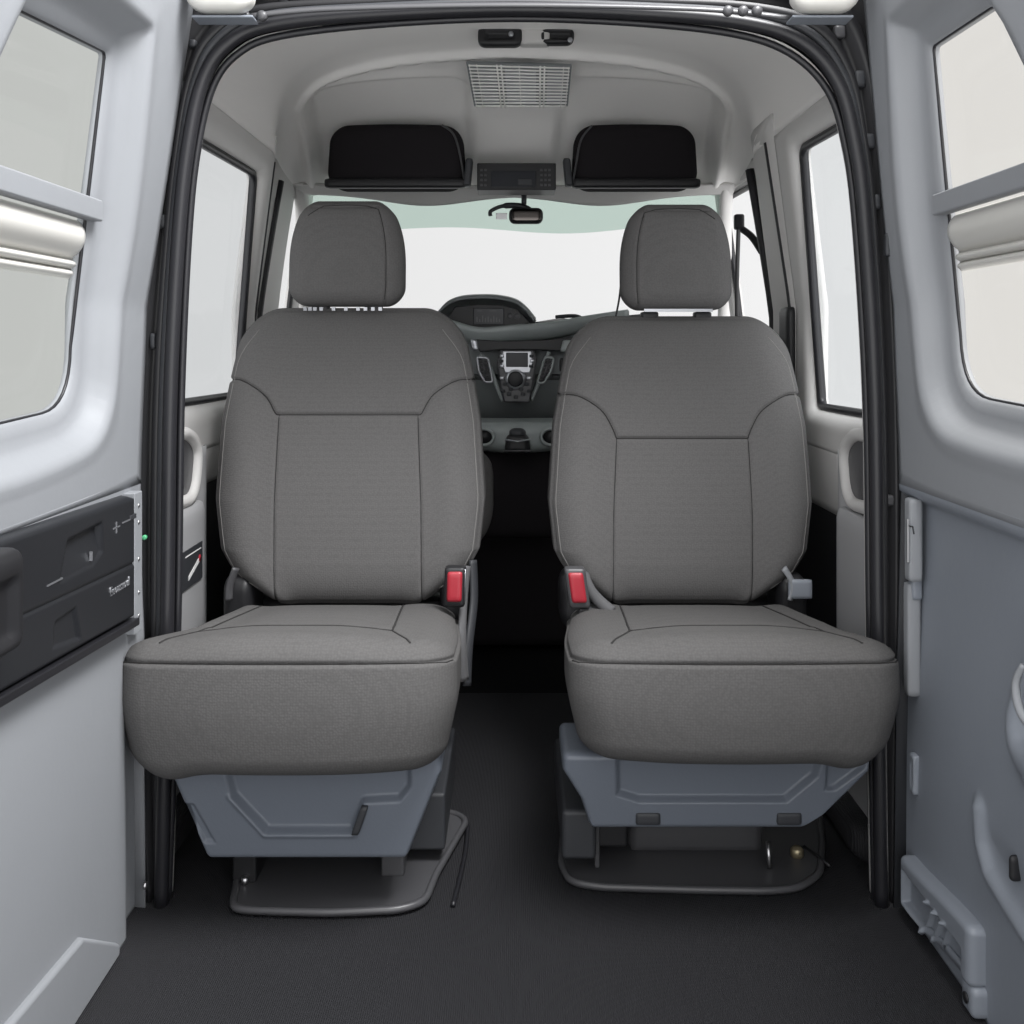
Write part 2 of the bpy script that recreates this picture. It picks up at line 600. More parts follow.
# handle pod at its rear end (left border of the photograph)
softbox('pull_handle', (-0.545, 1.022, 0.600), (0.022, 0.055, 0.055), (0.014, 0.016, 0.016), (8, 18, 18), 'black', sp,
        detail=lambda x, y, z, a, b, c: 0.010 * sstep(0, 0.012, sdf(y, z, [(-0.04, -0.045), (0.04, -0.045), (0.04, 0.03), (-0.04, 0.03)])) * (a > 0.5))
MB().box(-0.562, -0.557, 1.085, 1.110, 0.556, 0.564).build('handle_latch', 'dkgrey', sp, bevel=0.002)
for y0_, y1_, z0_, z1_ in ((1.425, 1.462, 0.6155, 0.6175), (1.195, 1.235, 0.581, 0.583), (1.320, 1.322, 0.585, 0.597), (1.402, 1.404, 0.606, 0.622), (1.392, 1.415, 0.613, 0.615)):
    MB().box(-0.5605, -0.5570, y0_, y1_, z0_, z1_).build('scuff_mark', 'silver', sp, smooth=False)
# badge lettering


def text_mesh(name, txt, size, loc, rot, m, parent, depth=0.0006):
    cu = bpy.data.curves.new(name, 'FONT')
    cu.body = txt
    cu.size = size
    cu.extrude = depth
    cu.align_x = 'CENTER'
    cu.align_y = 'CENTER'
    to = bpy.data.objects.new(name, cu)
    C.objects.link(to)
    bpy.context.view_layer.update()
    me = bpy.data.meshes.new_from_object(to.evaluated_get(bpy.context.evaluated_depsgraph_get()))
    bpy.data.objects.remove(to)
    me.materials.clear()
    me.materials.append(M[m])
    o2 = bpy.data.objects.new(name, me)
    C.objects.link(o2)
    o2.parent = parent
    o2.rotation_euler = rot
    o2.location = Vector(loc) - Vector(parent['_loc'])
    return o2


text_mesh('badge_lettering', 'Ecoassoul', 0.018, (-0.5575, 1.415, 0.528), (math.radians(90), 0, math.radians(90)), 'silver', sp)
MB().box(-0.561, -0.5565, 1.452, 1.475, 0.615, 0.622).build('small_plate', 'dkgrey', sp, bevel=0.001)

# strip with screws between the storage panel and the seal
st = empty('fastening_strip', (-0.568, 1.51, 0.45), 'narrow pale metal strip with screws beside the black storage panel', 'strip')
MB().box(-0.585, -0.562, 1.482, 1.512, 0.44, 0.650).build('strip_body', 'panel', st, bevel=0.0015)
for z in (0.63, 0.605, 0.55, 0.50, 0.465):
    MB().disc((-0.562, 1.497, z), (1, 0, 0), [(0.003, -0.001), (0.003, 0.0012), (0.0015, 0.0018)], 10).build('screw', 'steel', st)

# left sill cover and wall bolt
sl = MB().prism([(-0.582, 1.425, 0.0), (-0.582, 1.425, 0.018), (-0.580, 1.300, 0.100), (-0.580, 0.80, 0.140), (-0.580, 0.80, 0.0)],
                Vector((0, 0, 0)), Vector((0.022, 0, 0))).build('sill_cover', 'panel', bevel=0.006)
tag(sl, 'pale grey moulded cover along the floor at the foot of the left panel', 'sill cover')
b = MB().disc((-0.565, 1.53, 0.043), (1, 0, 0), [(0.006, -0.002), (0.006, 0.003), (0.003, 0.004)], 12).build('panel_bolt', 'steel')
tag(b, 'small steel bolt low on the left panel beside the black seal', 'bolt')

# ---- right wall fittings
ls = empty('latch_strip', (0.60, 1.47, 0.38), 'tall pale metal latch strip at the front edge of the right side panel', 'latch strip')
softbox('upper_channel', (0.600, 1.502, 0.578), (0.010, 0.012, 0.062), 0.004, (4, 6, 20), 'panel', ls)
softbox('lower_channel', (0.603, 1.515, 0.425), (0.010, 0.011, 0.085), 0.004, (4, 6, 20), 'panel', ls)
softbox('latch_link', (0.606, 1.510, 0.508), (0.008, 0.009, 0.022), 0.004, (4, 5, 8), 'panel_d', ls)
MB().box(0.587, 0.591, 1.492, 1.496, 0.545, 0.610).build('latch_bar', 'steel', ls, bevel=0.001)
MB().tube([(0.590, 1.492, 0.600), (0.588, 1.475, 0.602), (0.588, 1.470, 0.592)], 0.0012, 6).build('latch_pin', 'dkgrey', ls)
# striker plate low down
sk = softbox('striker_plate', (0.606, 1.512, 0.222), (0.006, 0.009, 0.030), 0.003, (4, 5, 14), 'panel_d',
             detail=lambda x, y, z, a, b, c: 0.004 * (a < -0.5) * sstep(0, 0.004, sdf(y, z, [(-0.006, -0.02), (0.006, -0.02), (0.006, 0.02), (-0.006, 0.02)])))
tag(sk, 'small pale striker plate beside the seal on the right panel', 'plate')
# pull pod cup
cp = empty('pull_cup', (0.58, 1.14, 0.455), 'moulded grey pull cup high on the lower right panel at the picture border', 'pull handle')
pts = smooth_path([(0.580, 1.140, 0.505), (0.577, 1.150, 0.480), (0.577, 1.140, 0.453), (0.580, 1.115, 0.440), (0.585, 1.08, 0.435)], 6)
MB().tube(pts, [0.003 + 0.002 * math.sin(math.pi * i / (len(pts) - 1)) for i in range(len(pts))], 10).build('cup_rim', 'panel', cp)
softbox('cup_bowl', (0.594, 1.110, 0.480), (0.012, 0.040, 0.040), 0.011, (6, 16, 16), 'panel_d', cp,
        detail=lambda x, y, z, a, b, c: 0.015 * (a < -0.3) * np.exp(-((np.hypot(y, z) / 0.03) ** 4)))
sb = softbox('slot_plug', (0.608, 1.212, 0.236), (0.008, 0.004, 0.016), 0.006, (5, 6, 12), 'black')
tag(sb, 'black oval slot plug on the lower right panel', 'plug')
# wheel box at the foot of the right panel
wb = empty('sill_box', (0.585, 1.35, 0.0), 'blue grey ribbed plastic sill box at the foot of the right panel', 'sill box')


def wbd(x, y, z, a, b, c):
    o = 0.014 * (a < -0.4) * sstep(0, 0.006, sdf(y, z, [(-0.095, -0.032), (0.110, -0.032), (0.110, 0.022), (-0.095, 0.022)]))
    o = o - 0.007 * (a < -0.4) * sum(np.exp(-(((y - yy) + 0.5 * z) / 0.004) ** 2) for yy in (-0.03, -0.005, 0.022)) * (np.abs(z + 0.006) < 0.032)
    return o


softbox('box_body', (0.610, 1.405, 0.058), (0.025, 0.118, 0.040), (0.010, 0.014, 0.010), (10, 110, 40), 'panel_d', wb, detail=wbd,
        deform=lambda x, y, z: (x, y, z + 0.020 * sstep(0.12, -0.12, y)))
softbox('drain_plug', (0.602, 1.300, 0.022), (0.014, 0.018, 0.020), 0.008, (6, 8, 8), 'panel_d', wb)
MB().disc((0.588, 1.300, 0.022), (-1, 0, 0), [(0.007, 0), (0.007, 0.002)], 12).build('drain_hole', 'black', wb)

# ---- opening: black frame and rubber seal
YS = 1.56
inner_px = [(166, 905), (172, 760), (177, 600), (180, 400), (187, 240), (196, 150), (212, 85), (238, 52), (280, 35), (380, 23), (512, 17),
            (640, 22), (735, 33), (790, 52), (828, 88), (846, 140), (857, 220), (868, 400), (871, 600), (874, 760), (877, 905)]
outer_px = [(148, 905), (141, 760), (136, 600), (138, 400), (150, 240), (160, 150), (170, 75), (188, 20), (240, -12), (360, -16), (512, -18),
            (660, -16), (770, -14), (840, 5), (868, 60), (880, 140), (888, 220), (897, 400), (898, 600), (895, 760), (893, 905)]
inner = smooth_path([at(x, y, YS) for x, y in inner_px], 6)
outer = smooth_path([at(x, y, YS) for x, y in outer_px], 6)


def arch_loft(name, secs, m, parent=None, solid=0.0, label=None, **k):
    """secs: list of (fraction inner->outer, dy) ; lofted open strip"""
    V = []
    L = len(inner)
    for fr, dy in secs:
        for a, b in zip(inner, outer):
            p = a.lerp(b, fr)
            V.append((p.x, p.y + dy, p.z))
    Fc = [(r * L + i, r * L + i + 1, (r + 1) * L + i + 1, (r + 1) * L + i) for r in range(len(secs) - 1) for i in range(L - 1)]
    return mesh_obj(name, V, Fc, m, parent, solid=solid, **k)


fr = empty('trim_1', (0, YS, 0), kind='structure', label='black metal flange framing the opening behind the seats')
arch_loft('frame_channel', [(0.15, 0.045), (0.45, 0.03), (0.50, 0.004), (0.62, 0.0), (0.66, 0.022), (0.86, 0.024), (0.90, 0.002), (1.05, 0.0), (1.08, 0.05)], 'black', fr, solid=0.003)
# body plate behind it, outwards
V = []
L = len(outer)
for a in outer:
    V.append((a.x, YS + 0.03, a.z))
for a in outer:
    V.append((math.copysign(max(0.625, abs(a.x) + 0.01), a.x) if abs(a.x) > 0.45 else a.x * 1.25, YS + 0.03, a.z if abs(a.x) > 0.45 and a.z < 1.2 else 1.66))
mesh_obj('body_plate', V, [(i, i + 1, L + i + 1, L + i) for i in range(L - 1)], 'black', fr, solid=0.01)
# small clips and holes of the flange
rnd = random.Random(2)
for i in list(range(10, L - 10, 5)):
    p = inner[i].lerp(outer[i], 0.76)
    if rnd.random() < 0.8:
        w_, h_ = rnd.uniform(0.004, 0.009), rnd.uniform(0.006, 0.014)
        softbox('flange_clip', (p.x, p.y + 0.012, p.z), (w_, 0.008, h_), 0.003, (4, 4, 4), 'dkgrey' if rnd.random() < 0.75 else 'mount', fr)

sealo = empty('door_seal', (0, YS, 0), 'black rubber weatherstrip arching around the opening behind the seats', 'seal')
Ls = [a.lerp(b, 0.20) for a, b in zip(inner, outer)]
MB().tube([Vector((p.x, p.y - 0.006, p.z)) for p in Ls], 0.0108, 12).build('seal_bulb', 'rubber', sealo)
Ls2 = [a.lerp(b, 0.02) for a, b in zip(inner, outer)]
MB().tube([Vector((p.x, p.y + 0.010, p.z)) for p in Ls2], 0.006, 8).build('seal_lip', 'rubber', sealo)
Ls3 = [a.lerp(b, 0.42) for a, b in zip(inner, outer)]
MB().tube([Vector((p.x, p.y + 0.004, p.z)) for p in Ls3], 0.0075, 8).build('seal_outer_lip', 'dkgrey', sealo)

# grey rail across the top of the opening with bits of hardware
rail = empty('trim_2', (0, YS, 1.4), kind='structure', label='dark grey painted rail along the top edge of the opening')
pts = smooth_path([at(250, 16, YS - 0.03), at(330, 9, YS - 0.03), at(512, 5, YS - 0.03), at(700, 9, YS - 0.03), at(790, 18, YS - 0.03)], 8)
MB().tube(pts, 0.006, 8, flat=0.6).build('rail_body', 'mount', rail)
for px in (245, 262, 728, 743, 757):
    p = at(px, 16 if px < 400 else 11, YS - 0.035)
    MB().disc(p, (0, -1, 0), [(0.008, -0.003), (0.008, 0.003), (0.004, 0.006)], 14).build('rail_bolt', 'mount', rail)

for s, px, lab in ((-1, 221, 'cream rounded cap at the top left corner of the opening'), (1, 824, 'cream rounded cap at the top right corner of the opening')):
    p = at(px, -4, YS - 0.06)
    c = softbox('corner_cap', (p.x, p.y, p.z + 0.010), (0.050, 0.020, 0.035), (0.030, 0.012, 0.022), (20, 8, 16), 'cream')
    tag(c, lab, 'cap', 'cream corner caps')
    q = at(px - 2 * s, 16, YS - 0.055)
    c = MB().box(q.x - 0.046, q.x + 0.046, q.y - 0.006, q.y + 0.03, q.z - 0.004, q.z + 0.0).build('cap_bracket', 'panel_d', bevel=0.0015)
    tag(c, 'thin grey bracket under the cream cap at the top %s corner' % ('left' if s < 0 else 'right'), 'bracket', 'cap brackets')

# small hanging clips on the flange at right and left
for px, py, nm in ((889, 245, 'right'), (150, 226, 'left')):
    p = at(px, py, YS - 0.015)
    c = softbox('wiring_clip', (p.x, p.y, p.z), (0.007, 0.006, 0.018), 0.003, (4, 4, 8), 'dkgrey')
    tag(c, 'small dark wiring clip on the %s upright of the black frame' % nm, 'clip')
p = at(144.5, 537.5, YS - 0.004)
c = MB().disc(p, (0, -1, 0), [(0.004, -0.003), (0.004, 0.002), (0.002, 0.003)], 12).build('frame_button', 'green')
tag(c, 'tiny green round clip on the left upright of the black frame', 'clip')

# ------------------------------------------------------------------ cabin shell
YC0, ZW = 1.66, 1.33
for s, nm in ((-1, 'left'), (1, 'right')):
    xf = lambda y, z, s=s: x_cab(s, y, z)
    w = empty('wall_' + ('front_left' if s < 0 else 'front_right'), (s * 0.63, 2.2, 0.0), kind='structure',
              label='grey plastic lining of the cabin side wall on the %s' % nm)
    y1 = 2.36 if s < 0 else 2.12
    z0, z1 = (0.752, 1.272) if s < 0 else (0.738, 1.285)
    yb = y1 + 0.085
    ol = round_poly([(y1 - 0.015, z1), (1.71, z1 - 0.012), (1.71, z0 + 0.005), (y1, z0)], [0.035, 0.04, 0.04, 0.03], 6)
    rg = [(0.0, 0.040), (0.004, 0.030), (0.012, 0.012), (0.024, 0.003), (0.036, 0.0)]
    window_wall('window_surround', s, xf, ol, (YC0, yb, 0.66, ZW), rg, 'lining', w)
    wd = empty('window_%d' % (3 if s < 0 else 4), (s * 0.65, 2.0, 0.75), kind='structure',
               label='tall cabin side window on the %s behind the black seal' % nm)
    pane('pane', s, xf, ol, 0.040, 'g_side', wd, grow=1.03)
    gasket('window_gasket', s, xf, ol, 0.026, 0.010, 'rubber', wd)
    # front door window
    ya = 3.02 if s < 0 else 2.80
    ol2 = round_poly([(3.20, 1.335), (ya, 1.325), (ya - 0.02, 0.91), (3.20, 0.90)], [0.02, 0.05, 0.05, 0.02], 6)
    window_wall('door_surround', s, xf, ol2, (yb, 3.26, 0.66, 1.38), [(0.0, 0.030), (0.006, 0.015), (0.014, 0.003), (0.03, 0.0)], 'lining', w)
    wd = empty('window_%d' % (5 if s < 0 else 6), (s * 0.72, 3.1, 0.9), kind='structure',
               label='front door window on the %s beside the windshield' % nm)
    pane('pane', s, xf, ol2, 0.030, 'g_wind', wd, grow=1.04)
    gasket('window_gasket', s, xf, ol2, 0.018, 0.009, 'rubber', wd)
    # lower lining: pale trunk then dark door
    ym = 2.03 if s < 0 else 1.93

    def trunk(u, v, s=s, ym=ym):
        Y = YC0 - 0.04 + (ym - YC0 + 0.04) * u
        Z = 0.67 * v
        X = x_cab(s, Y, Z) - 0.012 * np.exp(-((Y - (ym - 0.05)) / 0.03) ** 2)
        X = X + 0.020 * sstep(0.03, 0.0, ym - Y)
        return s * X, Y, Z
    sheet('lower_lining', trunk, 40, 30, 'lining_shaded', w)
    MB().box(min(s * 0.635, s * 0.66), max(s * 0.635, s * 0.66), ym - 0.01, 2.50, 0.0, 0.68).build('footwell_liner', 'black', w, bevel=0.004)

    def under(u, v, s=s, ym=ym, yb=yb):
        Y = ym - 0.02 + (3.30 - ym) * u
        zb = 0.585 if s < 0 else 0.535
        Z = zb + (0.67 - zb) * v
        X = x_cab(s, Y, Z) + 0.012 * (1 - v) ** 2
        return s * X, Y, Z
    sheet('sill_lining', under, 50, 8, 'lining', w)
    MB().box(min(s * 0.71, s * 0.74), max(s * 0.71, s * 0.74), 2.46, 3.72, 0.0, 0.62).build('door_lower', 'black', w, bevel=0.004)
    # vertical dark trim line of the door seal on the pillar
    pts = [(s * (float(x_cab(s, yb + 0.02 + 0.05 * k / 10, 0.68 + 0.65 * k / 10)) - 0.002), yb + 0.02 + 0.05 * k / 10, 0.68 + 0.65 * k / 10) for k in range(11)]
    MB().tube(pts, 0.006, 8).build('pillar_seal', 'rubber', w)
    dsl = yb + (0.30 if s < 0 else 0.36)
    pts = [(s * (float(x_cab(s, dsl, 0.68 + 0.65 * k / 10)) - 0.004), dsl + 0.06 * (k / 10) ** 2, 0.68 + 0.65 * k / 10) for k in range(11)]
    MB().tube(pts, 0.012, 8).build('door_seal_strip', 'rubber', w)
    # pocket moulded in the lining
    py_, pz = (1.855, 0.640) if s < 0 else (1.775, 0.645)
    X = 0.622
    pk = empty('lining_pocket', (s * X, py_, pz - 0.05), 'dark recessed pocket with a pale rim in the %s cabin lining' % nm, 'pocket', None)
    ring = round_poly([(py_ - 0.09, pz - 0.055), (py_ + 0.06, pz - 0.065), (py_ + 0.085, pz + 0.03), (py_ + 0.03, pz + 0.065), (py_ - 0.09, pz + 0.07)], [0.03, 0.05, 0.06, 0.04, 0.03], 6)
    MB().tube([(s * (X - 0.008), y, z) for y, z in ring], 0.012, 10, closed=True).build('pocket_rim', 'lining', pk)
    MB().prism([(s * (X - 0.006), y, z) for y, z in ring], Vector((0, 0, 0)), Vector((s * 0.004, 0, 0))).build('pocket_face', 'mount', pk, smooth=False)
    softbox('pocket_pillar', (s * (X - 0.004), py_ + 0.0, 0.30), (0.018, 0.10, 0.27), 0.015, (6, 14, 30), 'lining_shaded', w)

# warning label on the left lining
lb = empty('warning_label', (-0.60, 1.88, 0.42), 'small dark warning label with a white stroke and red dot on the left lining', 'label')
lbx = -0.598
MB().box(lbx, lbx + 0.0015, 1.80, 1.915, 0.425, 0.495).build('label_sheet', 'dkgrey', lb, smooth=False)
mb = MB()
mb.prism([(lbx + 0.0016, 1.832, 0.438), (lbx + 0.0016, 1.895, 0.460), (lbx + 0.0016, 1.890, 0.467), (lbx + 0.0016, 1.832, 0.446)], Vector((0, 0, 0)), Vector((0.0008, 0, 0)))
mb.build('label_stroke', 'white', lb, smooth=False)
MB().disc((lbx + 0.0016, 1.897, 0.466), (1, 0, 0), [(0.007, 0), (0.007, 0.001)], 12).build('label_dot', 'red', lb)
MB().box(lbx + 0.0014, lbx + 0.0022, 1.815, 1.905, 0.483, 0.485).build('label_line', 'white', lb, smooth=False)

# ceiling: arched headliner, dropping to the windshield header, with a sunk bay for the overhead bins
SE = 3.2


def ceil_fn(u, v):
    Y = YC0 - 0.06 + (3.10 - YC0 + 0.06) * v
    th = np.pi * u
    cx = np.cos(th); sn = np.sin(th)
    hx = np.abs(cx) ** (2 / SE); hz = np.abs(sn) ** (2 / SE)
    wid = x_cab(1, Y, ZW)
    hgt = 0.275 - 0.255 * sstep(2.40, 3.06, Y) ** 1.0
    X = -np.sign(cx) * hx * wid
    Z = ZW + hz * hgt + 0.01 * sstep(2.6, 3.0, Y)
    # sunk bay
    bay = sdf(X, Y, round_poly([(-0.545, 2.52), (0.0, 2.47), (0.545, 2.52), (0.63, 3.2), (-0.63, 3.2)], [0.10, 0.02, 0.10, 0.02, 0.02], 6))
    Z = Z + 0.075 * sstep(0.0, 0.024, bay) * sstep(3.08, 2.80, Y)
    Z = Z - 0.016 * np.exp(-(bay / 0.014) ** 2)
    for sg in (-1, 1):
        nic = sdf(X * sg, Y, round_poly([(0.115, 2.66), (0.565, 2.66), (0.60, 3.2), (0.10, 3.2)], [0.06, 0.08, 0.02, 0.02], 6))
        Z = Z + 0.022 * sstep(0.0, 0.03, nic) * sstep(3.08, 2.90, Y) - 0.006 * np.exp(-(nic / 0.012) ** 2)
    return X, Y, Z


cl = sheet('ceiling', ceil_fn, 260, 240, 'liner', solid=0.006)
tag(cl, 'pale grey moulded headliner over the cabin', kind='structure')

# loft between the seal and the cabin section
V = []
Li = len(inner)
cc = Vector((0, 0, 0.80))


def cab_section(p):
    d = Vector((p.x, 0, p.z - cc.z)).normalized()
    for k in range(400):
        t = 0.30 + 0.0025 * k
        x, z = d.x * t, cc.z + d.z * t
        if z <= ZW:
            if abs(x) >= float(x_cab(1, YC0, z)): break
        else:
            wid = float(x_cab(1, YC0, ZW))
            if (abs(x) / wid) ** SE + ((z - ZW) / 0.275) ** SE >= 1: break
    return Vector((x, YC0 + 0.01, max(z, 0.0)))


inn0 = [a.lerp(b, 0.10) for a, b in zip(inner, outer)]
rows = [[Vector((p.x, YS + 0.012, p.z)) for p in inn0], [Vector((p.x * 1.0, YS + 0.035, p.z)) for p in inn0],
        [p.lerp(cab_section(p), 0.75) + Vector((0, 0.04, 0)) for p in inn0], [cab_section(p) for p in inn0]]
V = [q for r in rows for q in r]
fc = [(r * Li + i, r * Li + i + 1, (r + 1) * Li + i + 1, (r + 1) * Li + i) for r in range(3) for i in range(Li - 1)]
o = mesh_obj('trim_3', V, fc, 'lining', solid=0.004)
tag(o, 'pale grey return lining just behind the rubber seal', kind='structure')

# ---- windshield, header and A pillars
wd = empty('window_7', (0, 3.3, 0.9), kind='structure', label='wide windshield at the front of the van with a green tinted top band')


def wind(u, v, x0=-0.66, x1=0.66, a=0.0, b=1.0):
    X = (x0 + (x1 - x0) * u) * (1 + 0.10 * v)
    t = a + (b - a) * v
    Y = 3.10 + 0.52 * t - 0.10 * (X / 0.7) ** 2 * 0.6
    Z = 1.345 - 0.42 * t
    return X, Y, Z


sheet('pane', wind, 30, 12, 'g_wind', wd, solid=0.003)


def band(u, v):
    X = (-0.655 + 1.31 * u)
    low = 0.255 - 0.035 * np.abs(X / 0.65) ** 2 + 0.02 * np.sin(9 * X)
    t = 0.0 + low * v
    return X * (1 + 0.10 * t), 3.10 + 0.52 * t - 0.06 * (X / 0.7) ** 2 - 0.006, 1.345 - 0.42 * t


sheet('shade_band', band, 60, 8, 'g_band', wd, solid=0.0)
hd = empty('trim_4', (0, 3.05, 1.33), kind='structure', label='grey windshield header trim above the glass')


def header(u, v):
    X = -0.66 + 1.32 * u
    d = 0.022 + 0.020 * (1 - sstep(0.05, 0.20, np.abs(X))) * 0 + 0.030 * np.exp(-((np.abs(X) - 0.27) / 0.17) ** 2)
    Z = 1.350 - d * v
    Y = 3.02 + 0.05 * v - 0.06 * (X / 0.7) ** 2
    return X, Y, Z


sheet('header_panel', header, 80, 6, 'lining', hd, solid=0.008)
for s, nm in ((-1, 'left'), (1, 'right')):
    pts = [(s * 0.640, 3.00, 1.36), (s * 0.655, 3.10, 1.27), (s * 0.680, 3.22, 1.12), (s * 0.705, 3.36, 0.97), (s * 0.715, 3.42, 0.90)]
    a = MB().tube(smooth_path(pts, 5), 0.026, 12, flat=0.7).build('trim_%d' % (5 if s < 0 else 6), 'lining')
    tag(a, 'grey pillar beside the windshield on the %s' % nm, kind='structure')

# firewall below the dashboard
o = MB().box(-0.74, 0.74, 3.60, 3.66, 0.0, 0.92).build('wall_front', 'black', smooth=False)
tag(o, 'dark bulkhead under the windshield', kind='structure')

# ------------------------------------------------------------------ overhead bins etc
for s in (-1, 1):
    x0, x1 = (325, 466) if s < 0 else (572, 700)
    Yb = 2.74
    a, b_ = at(x0, 188, Yb), at(x1, 122, Yb)
    cxm, hw, hh = (a.x + b_.x) / 2, (b_.x - a.x) / 2, (b_.z - a.z) / 2
    lab = 'black felt-lined overhead bin above the windshield, %s of the radio' % ('left' if s < 0 else 'right')
    t = empty('overhead_bin', (cxm, Yb, a.z), lab, 'overhead bin', 'overhead bins')
    softbox('bin_body', (cxm, Yb + 0.05, (a.z + b_.z) / 2), (hw, 0.05, hh), (0.055, 0.03, 0.05), (40, 8, 24), 'blackfab', t,
            deform=lambda x, y, z, hh=hh, hw=hw: (x * (1 - 0.055 * (z + hh) / (2 * hh)), y + 0.05 * (z + hh) / (2 * hh) * 0, z + (x / hw) ** 2 * -0.006 * (z > 0)))
    softbox('bin_lip', (cxm, Yb + 0.0, a.z + 0.012), (hw * 1.0, 0.018, 0.013), (0.01, 0.01, 0.008), (30, 6, 6), 'black', t)
    MB().box(cxm - 0.10, cxm + 0.10, Yb + 0.06, Yb + 0.30, 1.34, 1.42).build('bin_mount', 'black', t, bevel=0.004)
    bx = (468, 160, 186) if s < 0 else (568, 158, 186)
    p = at(bx[0], 172, Yb - 0.01)
    softbox('bin_bracket', (p.x, p.y + 0.015, p.z), (0.010, 0.022, 0.038), 0.006, (4, 6, 12), 'dkgrey', t,
            deform=lambda x, y, z, s=s: (x + s * 0.25 * -z * 0.4, y, z))
    pts = [at(x0 + (3 if s < 0 else 0), 186, Yb - 0.002), at(x0 + 4, 165, Yb - 0.002), at(x0 + 9, 140, Yb - 0.002), at(x0 + 20, 125.5, Yb - 0.002)]
    if s < 0:
        pts = [at(x1 - 1, 186, Yb - 0.002), at(x1 - 5, 160, Yb - 0.002), at(x1 - 12, 135, Yb - 0.002), at(x1 - 24, 125, Yb - 0.002)]
    MB().tube(smooth_path(pts, 5), 0.003, 6).build('bin_edge', 'mount', t)

Yr = 2.78
a, b_ = at(477, 190, Yr), at(556, 163, Yr)
t = empty('overhead_radio', ((a.x + b_.x) / 2, Yr, a.z), 'black overhead radio unit between the two overhead bins', 'radio')
MB().box(a.x, b_.x, Yr, Yr + 0.10, a.z, b_.z).build('radio_body', 'black', t, bevel=0.003)
MB().box(-0.06, 0.06, Yr + 0.04, Yr + 0.25, 1.325, 1.36).build('radio_mount', 'black', t, bevel=0.004)
p, q = at(491, 187, Yr - 0.002), at(536, 171, Yr - 0.002)
MB().box(p.x, q.x, Yr - 0.003, Yr + 0.002, p.z, q.z).build('radio_display', 'screen', t, bevel=0.001)
p, q = at(518, 185, Yr - 0.004), at(532, 179, Yr - 0.004)
MB().box(p.x, q.x, Yr - 0.006, Yr, p.z, q.z).build('display_tab', 'dkgrey', t, bevel=0.001)
for px in (481, 485, 541, 545, 549):
    for py in (170, 175, 180, 185):
        p = at(px + 0.5, py, Yr - 0.001)
        MB().box(p.x - 0.0035, p.x + 0.0035, Yr - 0.003, Yr, p.z - 0.003, p.z + 0.003).build('radio_button', 'mount', t, bevel=0.0008)

# dome light: ribbed lens
Yd = 2.50


def lamp_pt(px, py):
    # slanted along the bay: nearer at the top
    k = (py - 62) / 46.0
    return at(px, py, 2.46 + 0.10 * k)


t = empty('dome_light', lamp_pt(519, 85), 'ribbed clear dome light in the middle of the headliner', 'lamp')
c1, c2, c3, c4 = lamp_pt(466, 63), lamp_pt(572, 66), lamp_pt(568, 107), lamp_pt(474, 107)
nrmv = (c2 - c1).cross(c4 - c1).normalized()
if nrmv.y > 0: nrmv = -nrmv
MB().prism([c1, c2, c3, c4], nrmv * -0.012, nrmv * 0.0).build('lamp_base', 'dash', t, bevel=0.003)
mb = MB()
for k in range(13):
    f = (k + 0.5) / 13
    a, b_ = c1.lerp(c4, f) + nrmv * 0.003, c2.lerp(c3, f) + nrmv * 0.003
    mb.tube([a.lerp(b_, 0.02), a.lerp(b_, 0.98)], 0.0024, 6)
mb.build('lens_rib', 'lens', t)
mb = MB()
for fx in (0.03, 0.10, 0.29, 0.33, 0.50, 0.70, 0.74, 0.92, 0.97):
    a, b_ = c1.lerp(c2, fx) + nrmv * 0.005, c4.lerp(c3, fx) + nrmv * 0.005
    mb.tube([a, b_], 0.0022 if fx in (0.29, 0.33, 0.70, 0.74) else 0.001, 6)
mb.build('lens_bar', 'lens', t)
mb = MB()
for fx0, fx1 in ((0.10, 0.27), (0.36, 0.66), (0.77, 0.93)):
    mb.prism([c1.lerp(c2, fx0).lerp(c4.lerp(c3, fx0), 0.1), c1.lerp(c2, fx1).lerp(c4.lerp(c3, fx1), 0.1),
              c1.lerp(c2, fx1).lerp(c4.lerp(c3, fx1), 0.9), c1.lerp(c2, fx0).lerp(c4.lerp(c3, fx0), 0.9)], nrmv * 0.0, nrmv * 0.0012)
mb.build('reflector', 'silver', t, smooth=False)

# ceiling latch above: bezel with two dark wells
Yl = 2.33
t = empty('ceiling_latch', at(526, 37, Yl), 'pair of dark rounded latch wells in the headliner above the dome light', 'latch')
a, b_ = at(478, 47, Yl), at(574, 28, Yl)
softbox('latch_bridge', (at(535, 37, Yl).x, Yl + 0.01, at(0, 37, Yl).z), (0.035, 0.02, 0.018), 0.006, (10, 6, 6), 'lining', t)
for px0, px1 in ((478, 522), (541, 574)):
    a, b_ = at(px0, 47 if px0 < 500 else 45, Yl), at(px1, 27 if px0 < 500 else 29, Yl)
    wl = softbox('latch_well', ((a.x + b_.x) / 2, Yl, (a.z + b_.z) / 2), ((b_.x - a.x) / 2, 0.015, (b_.z - a.z) / 2), (0.018, 0.006, 0.016), (20, 6, 14), 'black', t,
            detail=lambda x, y, z, A, B, Cc: 0.008 * (B < -0.3) * sstep(0.0, 0.006, sdf(x, z, [(-0.035, -0.012), (0.035, -0.012), (0.035, 0.012), (-0.035, 0.012)])))
    p = at(511 if px0 < 500 else 570, 34 if px0 < 500 else 40, Yl - 0.012)
    MB().disc(p, (0, -1, 0), [(0.006, -0.006), (0.006, 0.002), (0.003, 0.003)], 12).build('latch_screw', 'silver', wl if False else t)

